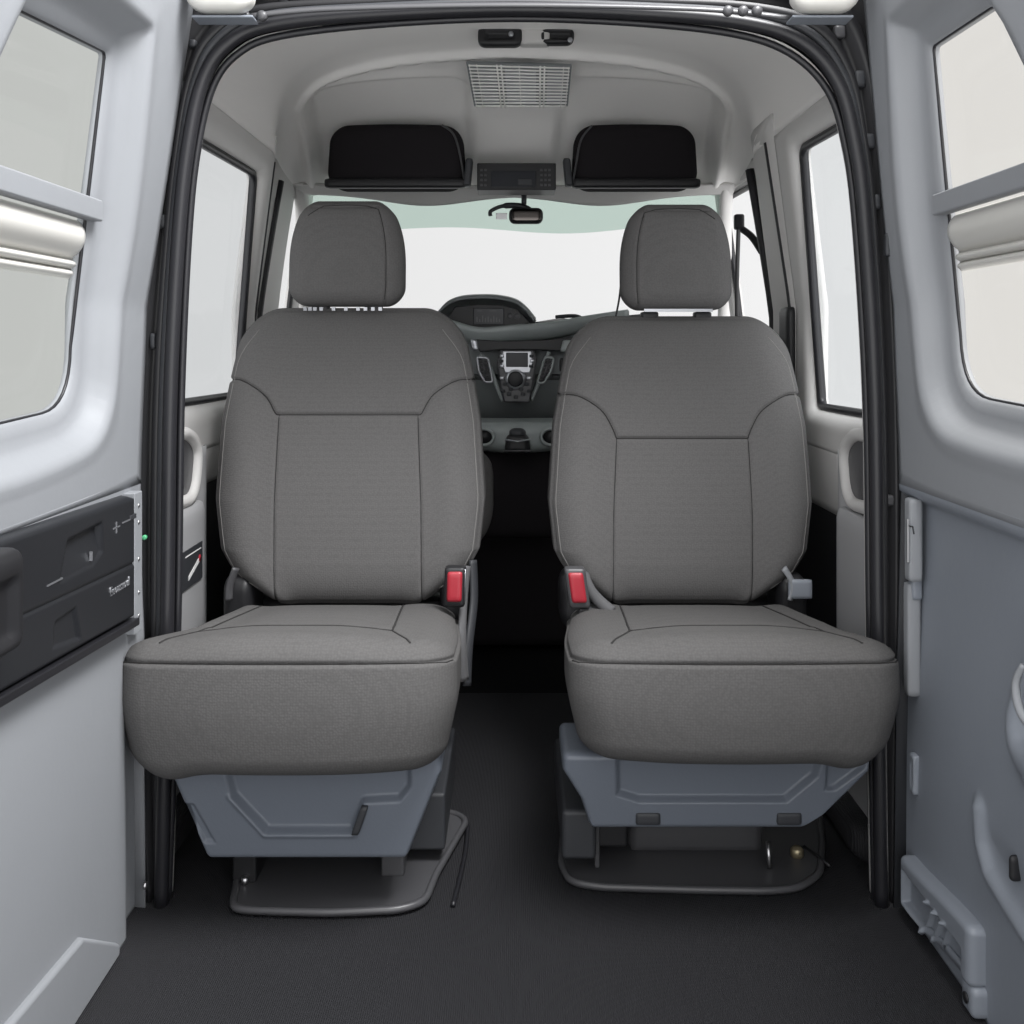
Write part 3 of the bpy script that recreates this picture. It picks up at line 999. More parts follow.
# rear view mirror
Ym = 3.02
t = empty('rearview_mirror', at(517, 200, Ym), 'rectangular rear-view mirror hanging under the windshield header', 'mirror')
a, b_ = at(509, 224, Ym), at(543, 208, Ym)
softbox('mirror_housing', ((a.x + b_.x) / 2, Ym, (a.z + b_.z) / 2), ((b_.x - a.x) / 2, 0.016, (b_.z - a.z) / 2), (0.018, 0.012, 0.018), (16, 6, 12), 'black', t)
a, b_ = at(512, 222, Ym), at(540.5, 210, Ym)
softbox('mirror_glass', ((a.x + b_.x) / 2, Ym - 0.015, (a.z + b_.z) / 2), ((b_.x - a.x) / 2, 0.003, (b_.z - a.z) / 2), (0.01, 0.002, 0.01), (12, 3, 8), 'mirror', t)
MB().tube(smooth_path([at(530, 210, Ym + 0.01), at(520, 206, Ym + 0.01), at(503, 206, Ym + 0.01), at(491, 211, Ym + 0.01), at(490.5, 216, Ym + 0.01)], 6), [0.009] * 12 + [0.006] * 13, 8).build('mirror_arm', 'dkgrey', t)
MB().tube([at(524, 204, Ym + 0.01), at(524, 192, Ym + 0.02)], 0.008, 8).build('mirror_stalk', 'dkgrey', t)
MB().box(at(496, 0, Ym).x, at(507, 0, Ym).x, Ym, Ym + 0.01, at(0, 219, Ym).z, at(0, 213, Ym).z).build('mirror_tab', 'steel', t, bevel=0.001)

# ------------------------------------------------------------------ dashboard
Yf = 2.90
t = empty('dashboard', (0, Yf, 0.5), 'grey dashboard with central display hood, silver centre stack and air vents', 'dashboard')
D = t


def dashbody(x, y, z):
    y2 = y + 0.10 * (x / 0.66) ** 2 + np.where(y < 0, 0.07 * sstep(0.0, -0.16, z), 0) - np.where(y < 0, 0.03 * np.exp(-(x / 0.12) ** 2), 0)
    z2 = z - 0.03 * sstep(-0.10, -0.26, y) * (z > 0)
    return x, y2, z2


softbox('dash_body', (0.0, Yf + 0.33, 0.785), (0.68, 0.29, 0.150), (0.05, 0.05, 0.05), (90, 30, 24), 'dash', t, deform=dashbody)
softbox('dash_lower', (0.0, Yf + 0.42, 0.50), (0.68, 0.24, 0.20), (0.03, 0.03, 0.03), (20, 10, 10), 'black', t)
# light upper sweep
Y0 = Yf - 0.03
pts = smooth_path([at(432, 322, Y0), at(452, 329, Y0), at(480, 336, Y0), at(512, 333.5, Y0), at(548, 331, Y0 + 0.03), at(580, 325, Y0 + 0.08), at(625, 318, Y0 + 0.16)], 6)
MB().tube(pts, 0.015, 10, flat=2.2).build('upper_sweep', 'dashlt', t)
# dark band under it
pts = [at(474, 339, Y0), at(500, 341, Y0), at(545, 340, Y0), at(578, 336, Y0), at(573, 352, Y0), at(540, 350, Y0), at(498, 350, Y0), at(480, 352, Y0)]
MB().prism(pts, Vector((0, -0.012, 0)), Vector((0, 0.10, 0))).build('upper_fascia', 'black', t, bevel=0.003)
# instrument hood
hp = [(438, 314), (447, 305), (460, 300), (478, 298.5), (497, 299), (515, 303), (526, 311), (535, 322)]
hs = smooth_path([at(x, y, Yf - 0.02) for x, y in hp], 6)
V = []
for k, (dy, grow) in enumerate(((0.0, 0.0), (-0.01, 0.004), (0.10, 0.012), (0.24, -0.005))):
    for p in hs:
        V.append((p.x, p.y + dy, p.z + grow - (0.07 if k == 3 else 0) * 0.5))
n = len(hs)
hood = mesh_obj('instrument_hood', V, [(r * n + i, r * n + i + 1, (r + 1) * n + i + 1, (r + 1) * n + i) for r in range(3) for i in range(n - 1)], 'dash', t, solid=0.012)
cl_px = [(447, 320), (455, 307), (478, 304.5), (500, 305), (517, 309), (530, 323), (512, 328), (490, 330), (470, 329)]
MB().prism([at(x, y, Yf) for x, y in cl_px], Vector((0, 0, 0)), Vector((0, 0.10, 0))).build('instrument_face', 'black', hood and t, bevel=0.002)
a, b_ = at(473.5, 325, Yf - 0.003), at(504, 308, Yf - 0.003)
MB().box(a.x, b_.x, Yf - 0.006, Yf + 0.002, a.z, b_.z).build('instrument_display', 'screen', t, bevel=0.002)
mb = MB()
for k in range(9):
    p = at(477 + 2.8 * k, 321, Yf - 0.007)
    hgt = (0.012, 0.006, 0.016, 0.009, 0.013, 0.007, 0.015, 0.010, 0.006)[k]
    mb.box(p.x - 0.0016, p.x + 0.0016, p.y - 0.0006, p.y, p.z - 0.003, p.z + hgt)
for px, w_ in ((480, 0.016), (493, 0.020)):
    p = at(px, 311, Yf - 0.007)
    mb.box(p.x - w_ / 2, p.x + w_ / 2, p.y - 0.0006, p.y, p.z - 0.001, p.z + 0.001)
mb.build('display_graphic', 'mount', t, smooth=False)
for px in (510, 517):
    MB().disc(at(px, 316, Yf - 0.002), (0, -1, 0), [(0.010, 0), (0.010, 0.004), (0.0085, 0.002)], 18).build('gauge', 'mount', t)
# hood tray to the right of the instruments
MB().prism([at(535, 322, Yf + 0.02), at(560, 318, Yf + 0.1), at(582, 320, Yf + 0.1), at(560, 328, Yf + 0.02)], Vector((0, 0, 0)), Vector((0, 0.1, 0))).build('dash_tray', 'black', t, bevel=0.004)
MB().tube(smooth_path([at(556, 317, Yf + .15), at(575, 316, Yf + .12), at(592, 320, Yf + .1), at(640, 316, Yf + .15)], 5), 0.006, 8).build('tray_rim', 'dkgrey', t)
# silver pads beside the fascia
for px, py in ((474.5, 345), (569, 346)):
    p = at(px, py, Y0 - 0.01)
    softbox('fascia_pad', (p.x, p.y, p.z), (0.010 if px < 500 else 0.022, 0.012, 0.017), 0.006, (6, 5, 8), 'silver' if px < 500 else 'dashlt', t,
            deform=lambda x, y, z, px=px: (x + (0.25 if px > 500 else -0.2) * z, y, z))
# silver side swooshes
for sgn, pxs in ((-1, [(480, 354), (490, 366), (496, 384), (503, 401)]), (1, [(549, 352), (544, 366), (538, 384), (531, 400)])):
    MB().tube(smooth_path([at(x, y, Y0 - 0.004) for x, y in pxs], 5), 0.006, 8).build('side_swoosh', 'dashlt', t)
# centre stack
cs_px = [(500, 350), (534, 350), (537, 360), (533, 384), (530, 402), (504, 402), (500, 384), (497, 362)]
cs = MB().prism([at(x, y, Y0) for x, y in cs_px], Vector((0, -0.035, 0)), Vector((0, 0.06, 0))).build('centre_stack', 'mount', t, bevel=0.006)
YY = Y0 - 0.037
bz = [(503, 351), (531, 351), (533, 362), (530, 373), (505, 373), (501, 362)]
MB().prism([at(x, y, YY) for x, y in bz], Vector((0, -0.008, 0)), Vector((0, 0.01, 0))).build('stack_bezel', 'silver', cs, bevel=0.003)
a, b_ = at(506, 367, YY - 0.01), at(528, 352.5, YY - 0.01)
MB().box(a.x, b_.x, YY - 0.012, YY, a.z, b_.z).build('stack_screen', 'screen', cs, bevel=0.002)
MB().disc(at(515.5, 379, YY), (0, -1, 0), [(0.030, -0.01), (0.030, 0.004), (0.026, 0.010), (0.018, 0.011)], 24).build('stack_dial_ring', 'silver', cs)
MB().disc(at(515.5, 379, YY), (0, -1, 0), [(0.022, 0.006), (0.022, 0.016), (0.018, 0.018)], 24).build('stack_dial', 'black', cs)
for i, (px, py) in enumerate([(502, 356), (501.5, 361), (502, 366), (531.5, 356), (532, 361), (531, 366), (502, 378), (505, 384), (529, 378), (527, 384),
                              (503, 391), (509, 394), (516, 397), (523, 394), (529, 391), (511, 389), (521, 389)]):
    p = at(px, py, YY)
    softbox('stack_button', (p.x, p.y - 0.004, p.z), (0.0065, 0.006, 0.0045), 0.002, (4, 3, 4), 'silver' if i < 10 and i % 2 == 0 else 'dkgrey', cs)
MB().box(at(505, 0, YY).x, at(528, 0, YY).x, YY - 0.004, YY, at(0, 371.5, YY).z, at(0, 369.5, YY).z).build('stack_bar', 'silver', cs, bevel=0.001)
# vents
for sg, vp in ((-1, [(477, 357), (488, 358), (493, 382), (485, 382), (479, 372)]), (1, [(545, 357), (554, 358), (551, 371), (544, 383), (537, 383)])):
    poly = round_poly([tuple(v) for v in vp], 3.0, 4)
    cen = sum((Vector(q) for q in vp), Vector((0, 0))) / len(vp)
    Yv = Y0 - 0.006
    v = empty('air_vent', (0, 0, 0)) if False else None
    vb = MB().prism([at(x, y, Yv) for x, y in poly], Vector((0, -0.004, 0)), Vector((0, 0.03, 0))).build('air_vent', 'black', t, smooth=False)
    MB().tube([at(x, y, Yv - 0.004) for x, y in poly], 0.004, 8, closed=True).build('vent_rim', 'silver' if sg < 0 else 'dashlt', vb)
    mb = MB()
    for k in range(6):
        yy = 360 + 4 * k
        cxp = cen.x + (yy - cen.y) * (0.12 if sg < 0 else -0.30)
        a, b_ = at(cxp - 4.5, yy, Yv - 0.005), at(cxp + 4.5, yy - 0.5, Yv - 0.005)
        mb.tube([a, b_], 0.0022, 6)
    mb.tube([at(cen.x - (1.6 if sg < 0 else -3), 359, Yv - 0.007), at(cen.x + (1.6 if sg < 0 else -3), 381, Yv - 0.007)], 0.003, 6)
    mb.build('vent_slat', 'mount', vb)
p = at(563, 365, Y0)
softbox('dash_switch', (p.x, p.y, p.z), (0.010, 0.012, 0.020), 0.006, (5, 4, 8), 'black', t)

# gear console
Yg = 2.66
g = empty('gear_console', (0, Yg, 0.0), 'grey floor console with a short black gear selector below the dashboard', 'console')
p = at(517, 437, Yg)


def gdef(x, y, z):
    z = z - 0.010 * (x / 0.10) ** 2 * (z < 0) - 0.02 * np.where(y < 0, 1, 0) * (z < 0) * 0
    return x, y + 0.02 * (x / 0.13) ** 2, z + np.where(z < 0, 0.035 * (x / 0.15) ** 2, 0)


softbox('console_body', (p.x, Yg + 0.10, p.z - 0.004), (0.150, 0.11, 0.042), (0.04, 0.04, 0.03), (40, 16, 14), 'dashlt', g, deform=gdef)
softbox('console_stem', (p.x, Yg + 0.12, 0.470), (0.13, 0.05, 0.13), 0.02, (10, 6, 10), 'blackfab', g)
for px in (484, 551):
    q = at(px, 437, Yg - 0.012)
    MB().tube([(q.x + 0.026 * math.cos(a_), q.y + 0.002, q.z + 0.022 * math.sin(a_)) for a_ in [2 * math.pi * k / 20 for k in range(20)]], 0.005, 8, closed=True).build('cup_holder_rim', 'dashlt', g)
    MB().disc((q.x, q.y + 0.006, q.z), (0, -1, 0), [(0.024, -0.02), (0.024, 0.0)], 20).build('cup_holder', 'black', g)
q = at(517.5, 443, Yg - 0.03)
sh = softbox('selector_boot', (q.x, q.y, q.z), (0.036, 0.03, 0.024), (0.018, 0.018, 0.012), (16, 12, 10), 'black', g,
             deform=lambda x, y, z: (x * (1 - 6.0 * (z + 0.024) * 0.8), y, z))
q = at(517.5, 433, Yg - 0.03)
softbox('selector_knob', (q.x, q.y, q.z), (0.022, 0.022, 0.013), (0.018, 0.018, 0.011), (12, 12, 8), 'dkgrey', g)
MB().tube([at(504.5, 439.5, Yg - 0.062), at(517.5, 441.5, Yg - 0.066), at(530.5, 439.5, Yg - 0.062)], 0.0025, 6).build('selector_trim', 'silver', g)
MB().tube([at(504, 451, Yg - 0.062), at(531, 451, Yg - 0.062)], 0.003, 6).build('selector_base', 'mount', g)

# dark box further below on the cab floor
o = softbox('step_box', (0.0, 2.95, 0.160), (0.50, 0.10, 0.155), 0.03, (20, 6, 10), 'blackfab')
tag(o, 'black carpeted box on the cab floor under the dashboard', 'box')

# front seat glimpsed beside the left seat
fs = empty('front_seat', (-0.35, 2.45, 0.0), 'edge of a grey front seat glimpsed between the left passenger seat and the dashboard', 'front seat')
softbox('backrest', (-0.305, 2.42, 0.515), (0.255, 0.07, 0.130), (0.07, 0.05, 0.10), (30, 10, 24), 'fabric_plain', fs,
        deform=lambda x, y, z: (x * (1 - 0.18 * sstep(0.06, 0.16, z)) - 0.0, y + 0.1 * z, z))
softbox('cushion', (-0.40, 2.62, 0.36), (0.20, 0.18, 0.07), 0.05, (20, 16, 10), 'fabric_plain', fs)
softbox('seat_pedestal', (-0.35, 2.60, 0.145), (0.17, 0.16, 0.145), 0.02, (8, 8, 8), 'black', fs)

# seat belts / pillar hardware seen on the right
t = empty('seat_belt', (0.66, 2.85, 0.9), 'black seat belt strap and guide hanging on the right pillar by the door window', 'seat belt')
mb = MB()
pts = [at(739, 218, 2.86), at(738, 245, 2.86), at(737, 280, 2.86), at(737, 320, 2.86)]
mb.tube(smooth_path(pts, 4), 0.010, 8, flat=0.4).build('strap', 'rubber', t)
softbox('belt_guide', tuple(at(739, 222, 2.86)), (0.014, 0.012, 0.022), 0.006, (5, 5, 8), 'black', t)
MB().tube(smooth_path([at(742, 229, 2.84), at(752, 237, 2.80), at(762, 252, 2.76)], 5), 0.010, 8, flat=0.5).build('belt_webbing', 'black', t)
# grab strap/pad on the right B pillar
c = softbox('pillar_pad', tuple(at(788, 345, 2.25)), (0.012, 0.04, 0.085), 0.010, (5, 8, 14), 'black')
tag(c, 'black plastic pillar pad behind the right seat shoulder', 'pad')
c = MB().tube(smooth_path([at(621, 282, 2.9), at(619, 300, 2.9), at(615, 320, 2.9)], 5), 0.003, 6).build('wire_aerial', 'rubber')
tag(c, 'thin black aerial wire rising from the dashboard beside the right headrest', 'aerial')


# ------------------------------------------------------------------ the two seats
from mathutils.bvhtree import BVHTree


def lay(ob, pts, axis, rad, m, parent, name='seam', n=None, dash=0, mode=None):
    """lay a thread on the surface: pts 2-D in object-local world coordinates, cast along axis"""
    me = ob.data
    t = BVHTree.FromPolygons([v.co[:] for v in me.vertices], [p.vertices[:] for p in me.polygons])
    P = [Vector((*p, 0)) for p in pts]
    dense = []
    for a, b in zip(P[:-1], P[1:]):
        k = max(1, int((b - a).length / 0.006))
        dense += [a.lerp(b, i / k) for i in range(k)]
    dense.append(P[-1])
    out = []
    for p in dense:
        if axis == 'y':
            o_, d_ = Vector((p.x, 0.5, p.y)), Vector((0, 1, 0))
        else:
            o_, d_ = Vector((p.x, p.y, 1.5)), Vector((0, 0, -1))
        h = t.ray_cast(o_, d_)
        if h[0] is not None:
            out.append(h[0])
    if len(out) < 2:
        return None
    return MB().tube(out, rad, 6).build(name, m, parent)


def build_seat(s):
    nm = 'left' if s < 0 else 'right'
    cx = -0.338 if s < 0 else 0.329
    hwc = 0.253 if s < 0 else 0.248
    lab = ('grey fabric seat on the left of the aisle, buckle on its right side' if s < 0
           else 'grey fabric seat on the right of the aisle, buckle on its left side')
    root = empty('passenger_seat', (cx, 1.70, 0.0), lab, 'seat', 'pair of grey passenger seats')
    inn = -s            # direction of the aisle
    # --- cushion
    zt = 0.436
    hz = 0.099 if s < 0 else 0.091
    cz = zt - hz + 0.004
    cyc, hy = 1.665, 0.235

    def cdef(x, y, z):
        t = (z + hz) / (2 * hz)
        fy = (y + hy) / (2 * hy)                      # 0 front 1 rear
        x2 = x * (0.93 + 0.07 * sstep(0, 0.6, t)) * (1 - 0.07 * sstep(0.25, 1.0, fy))
        z2 = z - 0.052 * fy - 0.008 * (np.abs(x / hwc)) ** 3 * sstep(0.45, 0.95, t)
        z2 = z2 + 0.010 * np.exp(-((x / hwc) / 0.55) ** 4) * sstep(0.45, 0.95, t) * sstep(0, 0.5, 1 - fy)
        y2 = y - 0.012 * np.sin(np.pi * np.clip(t, 0, 1)) * sstep(0.6, 0.0, fy)
        y2 = y2 + 0.036 * sstep(1.0, 0.2, fy) * np.abs(x / hwc) ** 2.6
        # sagging lower corners
        outer_ = (x * s > 0)
        x2 = np.where(outer_, x2 * (1 - (0.20 if s < 0 else 0.12) * sstep(0.08, 0.36, fy)), x2)
        z2 = z2 - sstep(0.6, 0.0, t) * 0.012 * np.exp(-(((np.abs(x) / hwc) - 0.72) / 0.16) ** 2) * outer_
        return x2, y2, z2

    def front_edge(x):
        return -hy + 0.036 * abs(x / hwc) ** 2.6
    # top seams (x,y) and the front seam
    fs_line = [(x, front_edge(x) + 0.012) for x in np.linspace(-hwc, hwc, 21)]
    tseams = [[(-0.155, 0.02), (0.155, 0.02)], [(-0.155, 0.02), (-0.145, 0.23)], [(0.155, 0.02), (0.145, 0.23)],
              [(-0.155, 0.02), (-0.195, -0.20)], [(0.155, 0.02), (0.195, -0.20)]]
    tseams = [[(-0.150, -0.120), (0.150, -0.120)], [(-0.150, -0.120), (-0.13, 0.23)], [(0.150, -0.120), (0.13, 0.23)],
              [(-0.150, -0.120), (-0.185, -0.19)], [(0.150, -0.120), (0.185, -0.19)]]

    def seamval(x, y, z, a, b, c):
        top = 0.3 * (c > 0.45)
        v = np.zeros(x.shape)
        for L_ in tseams:
            v = np.maximum(v, np.exp(-(dist_line(x, y, L_) / 0.0032) ** 2) * top)
        zt_l = z - (hz - 0.020) - 0.010 + 0.022 * 0      # front seam height
        zs = hz - 0.026 - 0.004 * (x / hwc) ** 2
        fr_ = (b < 0.2) & (c < 0.98)
        v = np.maximum(v, np.exp(-((z + 0.052 * (y + hy) / (2 * hy) - zs) / 0.0030) ** 2) * (c < 0.93))
        return v

    def cdet(x, y, z, a, b, c):
        v = 0.0045 * seamval(x, y, z, a, b, c)
        # wide soft valley between bolsters
        v = v + 0.006 * (c > 0.5) * sstep(0.17, 0.11, np.abs(x)) * sstep(-0.09, -0.06, y)
        return v
    cu_ = softbox('cushion', (cx, cyc, cz), (hwc, hy, hz), (0.055, 0.05, 0.036), (170, 130, 100), ['fabric'], root, cdef, cdet)
    for L_ in tseams:
        lay(cu_, [(cx + p_[0], cyc + p_[1]) for p_ in L_], 'z', 0.0019, 'thread', cu_)
    zz_ = cz + hz - 0.026
    lay(cu_, [(cx + xx, zz_ - 0.004 * (xx / hwc) ** 2 - 0.012 * abs(xx / hwc) ** 6) for xx in np.linspace(-hwc * 0.975, hwc * 0.975, 31)], 'y', 0.0013, 'thread', cu_)
    # --- backrest
    bw = 0.262 if s < 0 else 0.256
    bz0, bz1 = 0.378, (0.947 if s < 0 else 0.930)
    hb = (bz1 - bz0) / 2
    byc = 2.0
    cxb = -0.316 if s < 0 else 0.321

    def bw_prof(t):
        return np.interp(t, [0, 0.04, 0.10, 0.18, 0.34, 0.60, 0.75, 0.88, 1.0], [0.64, 0.71, 0.85, 0.95, 1.0, 0.98, 0.935, 0.885, 0.82])

    def bdef(x, y, z):
        t = (z + hb) / (2 * hb)
        k = bw_prof(t)
        y2 = y + 0.17 * (t - 0.45) + 0.03 * (t - 0.45) ** 2
        y2 = y2 + np.where(y < 0, -0.010 * np.exp(-((np.abs(x) / bw - 0.80) / 0.16) ** 2) * sstep(1.0, 0.5, t), 0)
        y2 = y2 - np.where(y < 0, 0.012 * np.sin(np.pi * np.clip(t, 0, 1)), 0)
        return x * k + s * 0.022 * (t - 0.25), y2, z
    zs = bz1 - hb - bz0 if False else None

    def Zl(py, Y=2.0):           # picture row -> local z of the seat back
        return (H - (py - CY) * Y / F) - (bz0 + bz1) / 2
    r0 = 415 if s < 0 else 438
    r1 = 381 if s < 0 else 396
    zb_ = Zl(r0, 1.96)
    zc_ = Zl(r1, 1.98)
    xi = 0.136 if s < 0 else 0.128
    bs = []
    bs.append([(-xi, zb_), (xi, zb_)])
    for sg in (-1, 1):
        arc = [(sg * bw * 0.955, zc_), (sg * (xi + 0.085), zc_ + 0.002), (sg * (xi + 0.055), zc_ - 0.010), (sg * (xi + 0.026), zc_ - 0.032), (sg * (xi + 0.008), zc_ - 0.062), (sg * xi, zb_)]
        arc = [tuple(v) for v in smooth_path([Vector((p_[0], p_[1], 0)) for p_ in arc], 4)]
        bs.append([(p_[0], p_[1]) for p_ in arc])
        bs.append([(sg * xi, zb_), (sg * (xi + 0.004), -0.10), (sg * (xi + 0.002), -hb)])
    edge = [(xx, zz) for xx, zz in []]

    def lean(z):
        return s * 0.022 * ((z + hb) / (2 * hb) - 0.25)

    def bdet(x, y, z, a, b, c):
        x = x - lean(z)
        v = np.zeros(x.shape)
        for i, L_ in enumerate(bs):
            wd_, dp = (0.0034, 0.0052) if i in (0, 1, 3) else (0.0026, 0.0030)
            v = np.maximum(v, dp * np.exp(-(dist_line(x, z, L_) / wd_) ** 2) * (b < 0.1))
        # side seam that follows the edge of the face
        nx = np.abs(a)
        v = np.maximum(v, 0.003 * np.exp(-((b + 0.62) / 0.05) ** 2) * (c > -0.9))
        return v
    br_ = softbox('backrest', (cxb, byc, (bz0 + bz1) / 2), (bw, 0.062, hb), (0.085, 0.040, 0.085), (190, 30, 210), ['fabric_plain'], root, bdef, bdet)
    zm_ = (bz0 + bz1) / 2
    for i_, L_ in enumerate(bs):
        lay(br_, [(cxb + p_[0] + lean(p_[1]), zm_ + p_[1]) for p_ in L_], 'y', 0.0014 if i_ in (0, 1, 3) else 0.0010, 'thread', br_)
    for sg in (-1, 1):
        ed = []
        for k in range(30):
            t_ = 0.06 + 0.86 * k / 29
            ed.append((cxb + s * 0.022 * (t_ - 0.25) + sg * (bw * float(bw_prof(t_)) - 0.013 - 0.035 * float(sstep(0.80, 0.97, t_)) - 0.02 * float(sstep(0.12, 0.03, t_))), bz0 + (bz1 - bz0) * t_))
        lay(br_, ed, 'y', 0.0010, 'thread_lt', br_, 'edge_stitching')
    # --- headrest
    hwid = 0.119 if s < 0 else 0.114
    hx = at(348 if s < 0 else 675, 0, 2.09).x
    hz0, hz1 = (0.950, 1.170) if s < 0 else (0.942, 1.163)
    hh = (hz1 - hz0) / 2

    def hk(t):
        return 0.95 + 0.05 * sstep(0, 0.2, t) - 0.30 * np.clip((t - 0.35) / 0.65, 0, 1) ** 2.5

    def hdef(x, y, z):
        t = (z + hh) / (2 * hh)
        k = hk(t)
        y2 = y + 0.02 * t - np.where(y < 0, 0.012 * np.sin(np.pi * t) * (1 - (x / hwid) ** 2), 0)
        return x * k, y2, z

    def hdet(x, y, z, a, b, c):
        xe = x / hk((z + hh) / (2 * hh))
        v = 0.0028 * np.exp(-((xe * inn - 0.086) / 0.0028) ** 2) * (b < 0) * (z < hh - 0.03)
        v = np.maximum(v, 0.0022 * np.exp(-((z - (hh - 0.016)) / 0.0026) ** 2) * (b < 0.1) * (np.abs(xe) < 0.088))
        return v
    hr = softbox('headrest', (hx, 2.085, (hz0 + hz1) / 2), (hwid, 0.052, hh), (0.036, 0.036, 0.036), (110, 30, 110), ['fabric_plain'], root, hdef, hdet)
    ed = [(hx + inn * 0.086 * float(hk(t_)), hz0 + (hz1 - hz0) * t_) for t_ in np.linspace(0.06, 0.90, 16)]
    ed += [(hx + inn * 0.045, hz1 - 0.014), (hx, hz1 - 0.012), (hx - inn * 0.045, hz1 - 0.014), (hx - inn * 0.075, hz1 - 0.035)]
    lay(hr, ed, 'y', 0.0011, 'thread', hr)
    for dx in (-0.055, 0.055):
        MB().tube([(hx + dx, 2.085, hz0 + 0.02), (hx + dx, 2.085, hz0 - 0.05)], 0.006, 10).build('headrest_post', 'steel', hr)
        softbox('post_sleeve', (hx + dx, 2.082, bz1 + 0.001), (0.018, 0.014, 0.008), 0.004, (6, 5, 4), 'black', hr)
    if s < 0:
        mb = MB()
        for k, dx in enumerate((-0.078, -0.068, -0.058, -0.045, -0.02, 0.005, 0.03, 0.045, 0.06, 0.075)):
            mb.box(hx + dx - 0.004, hx + dx + 0.003, 2.035, 2.040, hz0 - 0.010, hz0 - 0.003)
        mb.build('post_clip', 'silver', hr, smooth=False)
    else:
        MB().box(hx - 0.07, hx + 0.07, 2.045, 2.050, hz0 - 0.004, hz0 + 0.002).build('post_clip', 'silver', hr, smooth=False)
    # --- recliner covers at the hinge
    for sg in (-1, 1):
        px = cxb + sg * 0.205
        softbox('recliner_cover', (px, 1.93, 0.385), (0.030, 0.055, 0.050), (0.018, 0.03, 0.03), (12, 14, 14), 'black', root)
        if sg == -inn:
            # curved side bracket on the outer flank
            q = [at(229 if s < 0 else 790, 600, 1.86), at(230 if s < 0 else 793, 585, 1.86), at(236 if s < 0 else 784, 568, 1.86)]
            MB().tube(smooth_path(q, 5), 0.008, 10, flat=0.5).build('side_bracket', 'mount' if s < 0 else 'panel', root)
    softbox('hinge_shadow_box', (cxb, 2.00, 0.33), (0.20, 0.05, 0.05), 0.02, (8, 6, 6), 'black', root).name = 'hinge_shade_box'  # black box put in for the shade at the hinge
    # --- buckle on the aisle side
    if s < 0:
        bp, tilt = at(455, 586, 1.80), -0.03
    else:
        bp, tilt = at(577, 587, 1.80), 0.14
    bk = softbox('buckle', (bp.x, bp.y, bp.z), (0.019, 0.014, 0.036), 0.006, (8, 6, 14), 'black' if s < 0 else 'mount', root,
                 deform=lambda x, y, z: (x - z * tilt, y, z))
    softbox('buckle_button', (bp.x, bp.y - 0.011, bp.z + 0.002), (0.0135, 0.007, 0.027), 0.004, (6, 4, 10), 'red', bk,
            deform=lambda x, y, z: (x - z * tilt, y, z))
    e = inn * 0.0175
    MB().tube([(bp.x + (e if s < 0 else -0.016) - 0.030 * tilt, bp.y - 0.009, bp.z + 0.032), (bp.x + (e if s < 0 else -0.016) + 0.028 * tilt, bp.y - 0.009, bp.z - 0.028)], 0.002, 6).build('buckle_edge', 'silver', bk)
    # strap from the buckle
    if s < 0:
        pts = [at(468, 566, 1.86), at(464, 600, 1.84), at(462, 640, 1.80), at(464, 680, 1.80)]
        MB().tube(smooth_path(pts, 6), [0.007 + 0.0003 * i for i in range(19)], 8, flat=0.5).build('belt_strap', 'strap', root)
        pts = [at(473, 560, 1.90), at(474, 600, 1.88), at(469, 645, 1.84), at(467, 686, 1.82)]
        MB().tube(smooth_path(pts, 6), 0.010, 8, flat=0.5).build('stalk', 'dkgrey', root)
    else:
        pts = [at(584, 575, 1.88), at(590, 590, 1.84), at(600, 602, 1.80), at(612, 612, 1.78)]
        MB().tube(smooth_path(pts, 6), 0.011, 8, flat=0.7).build('belt_strap', 'strap', root)
        MB().box(at(578, 0, 1.82).x, at(596, 0, 1.82).x, 1.80, 1.84, at(0, 616, 1.82).z, at(0, 606, 1.82).z).build('stalk', 'mount', root, bevel=0.003)
        p_ = at(800, 589, 1.86)
        softbox('anchor_plate', (p_.x, p_.y, p_.z), (0.022, 0.006, 0.018), 0.003, (5, 3, 5), 'panel_d', root)
    # --- plastic base trim
    if s < 0:
        Yt = 1.500
        zt0, zt1 = H - (867 - CY) * Yt / F, H - (762 - CY) * Yt / F + 0.02
        tl, tr, bl, br = 168, 441, 203, 405
    else:
        Yt = 1.520
        zt0, zt1 = H - (836 - CY) * Yt / F, H - (768 - CY) * Yt / F + 0.02
        tl, tr, bl, br = 563, 872, 592, 806
    hzt = (zt1 - zt0) / 2
    xt0, xt1 = at(tl, 0, Yt).x, at(tr, 0, Yt).x
    xb0, xb1 = at(bl, 0, Yt).x, at(br, 0, Yt).x
    xc = (xt0 + xt1) / 2
    hxt = (xt1 - xt0) / 2

    def tdef(x, y, z):
        t = (z + hzt) / (2 * hzt)
        u = (x / hxt + 1) / 2
        tt = np.clip(t / 0.78, 0, 1)
        L0 = xb0 + (xt0 - xb0) * tt
        R0 = xb1 + (xt1 - xb1) * tt
        if s > 0:     # right trim flares quickly then rises steeply
            R0 = xb1 + (xt1 - xb1) * np.interp(tt, [0, 0.25, 1], [0, 0.35, 1])
            L0 = xb0 + (xt0 - xb0) * np.interp(tt, [0, 0.5, 1], [0, 0.35, 1])
        return L0 + (R0 - L0) * u - xc, y + np.where(y < 0, 0.02 * (1 - t), 0), z

    def lp(px, py):
        v = at(px, py, Yt)
        return (v.x - xc, v.z - (zt0 + zt1) / 2)
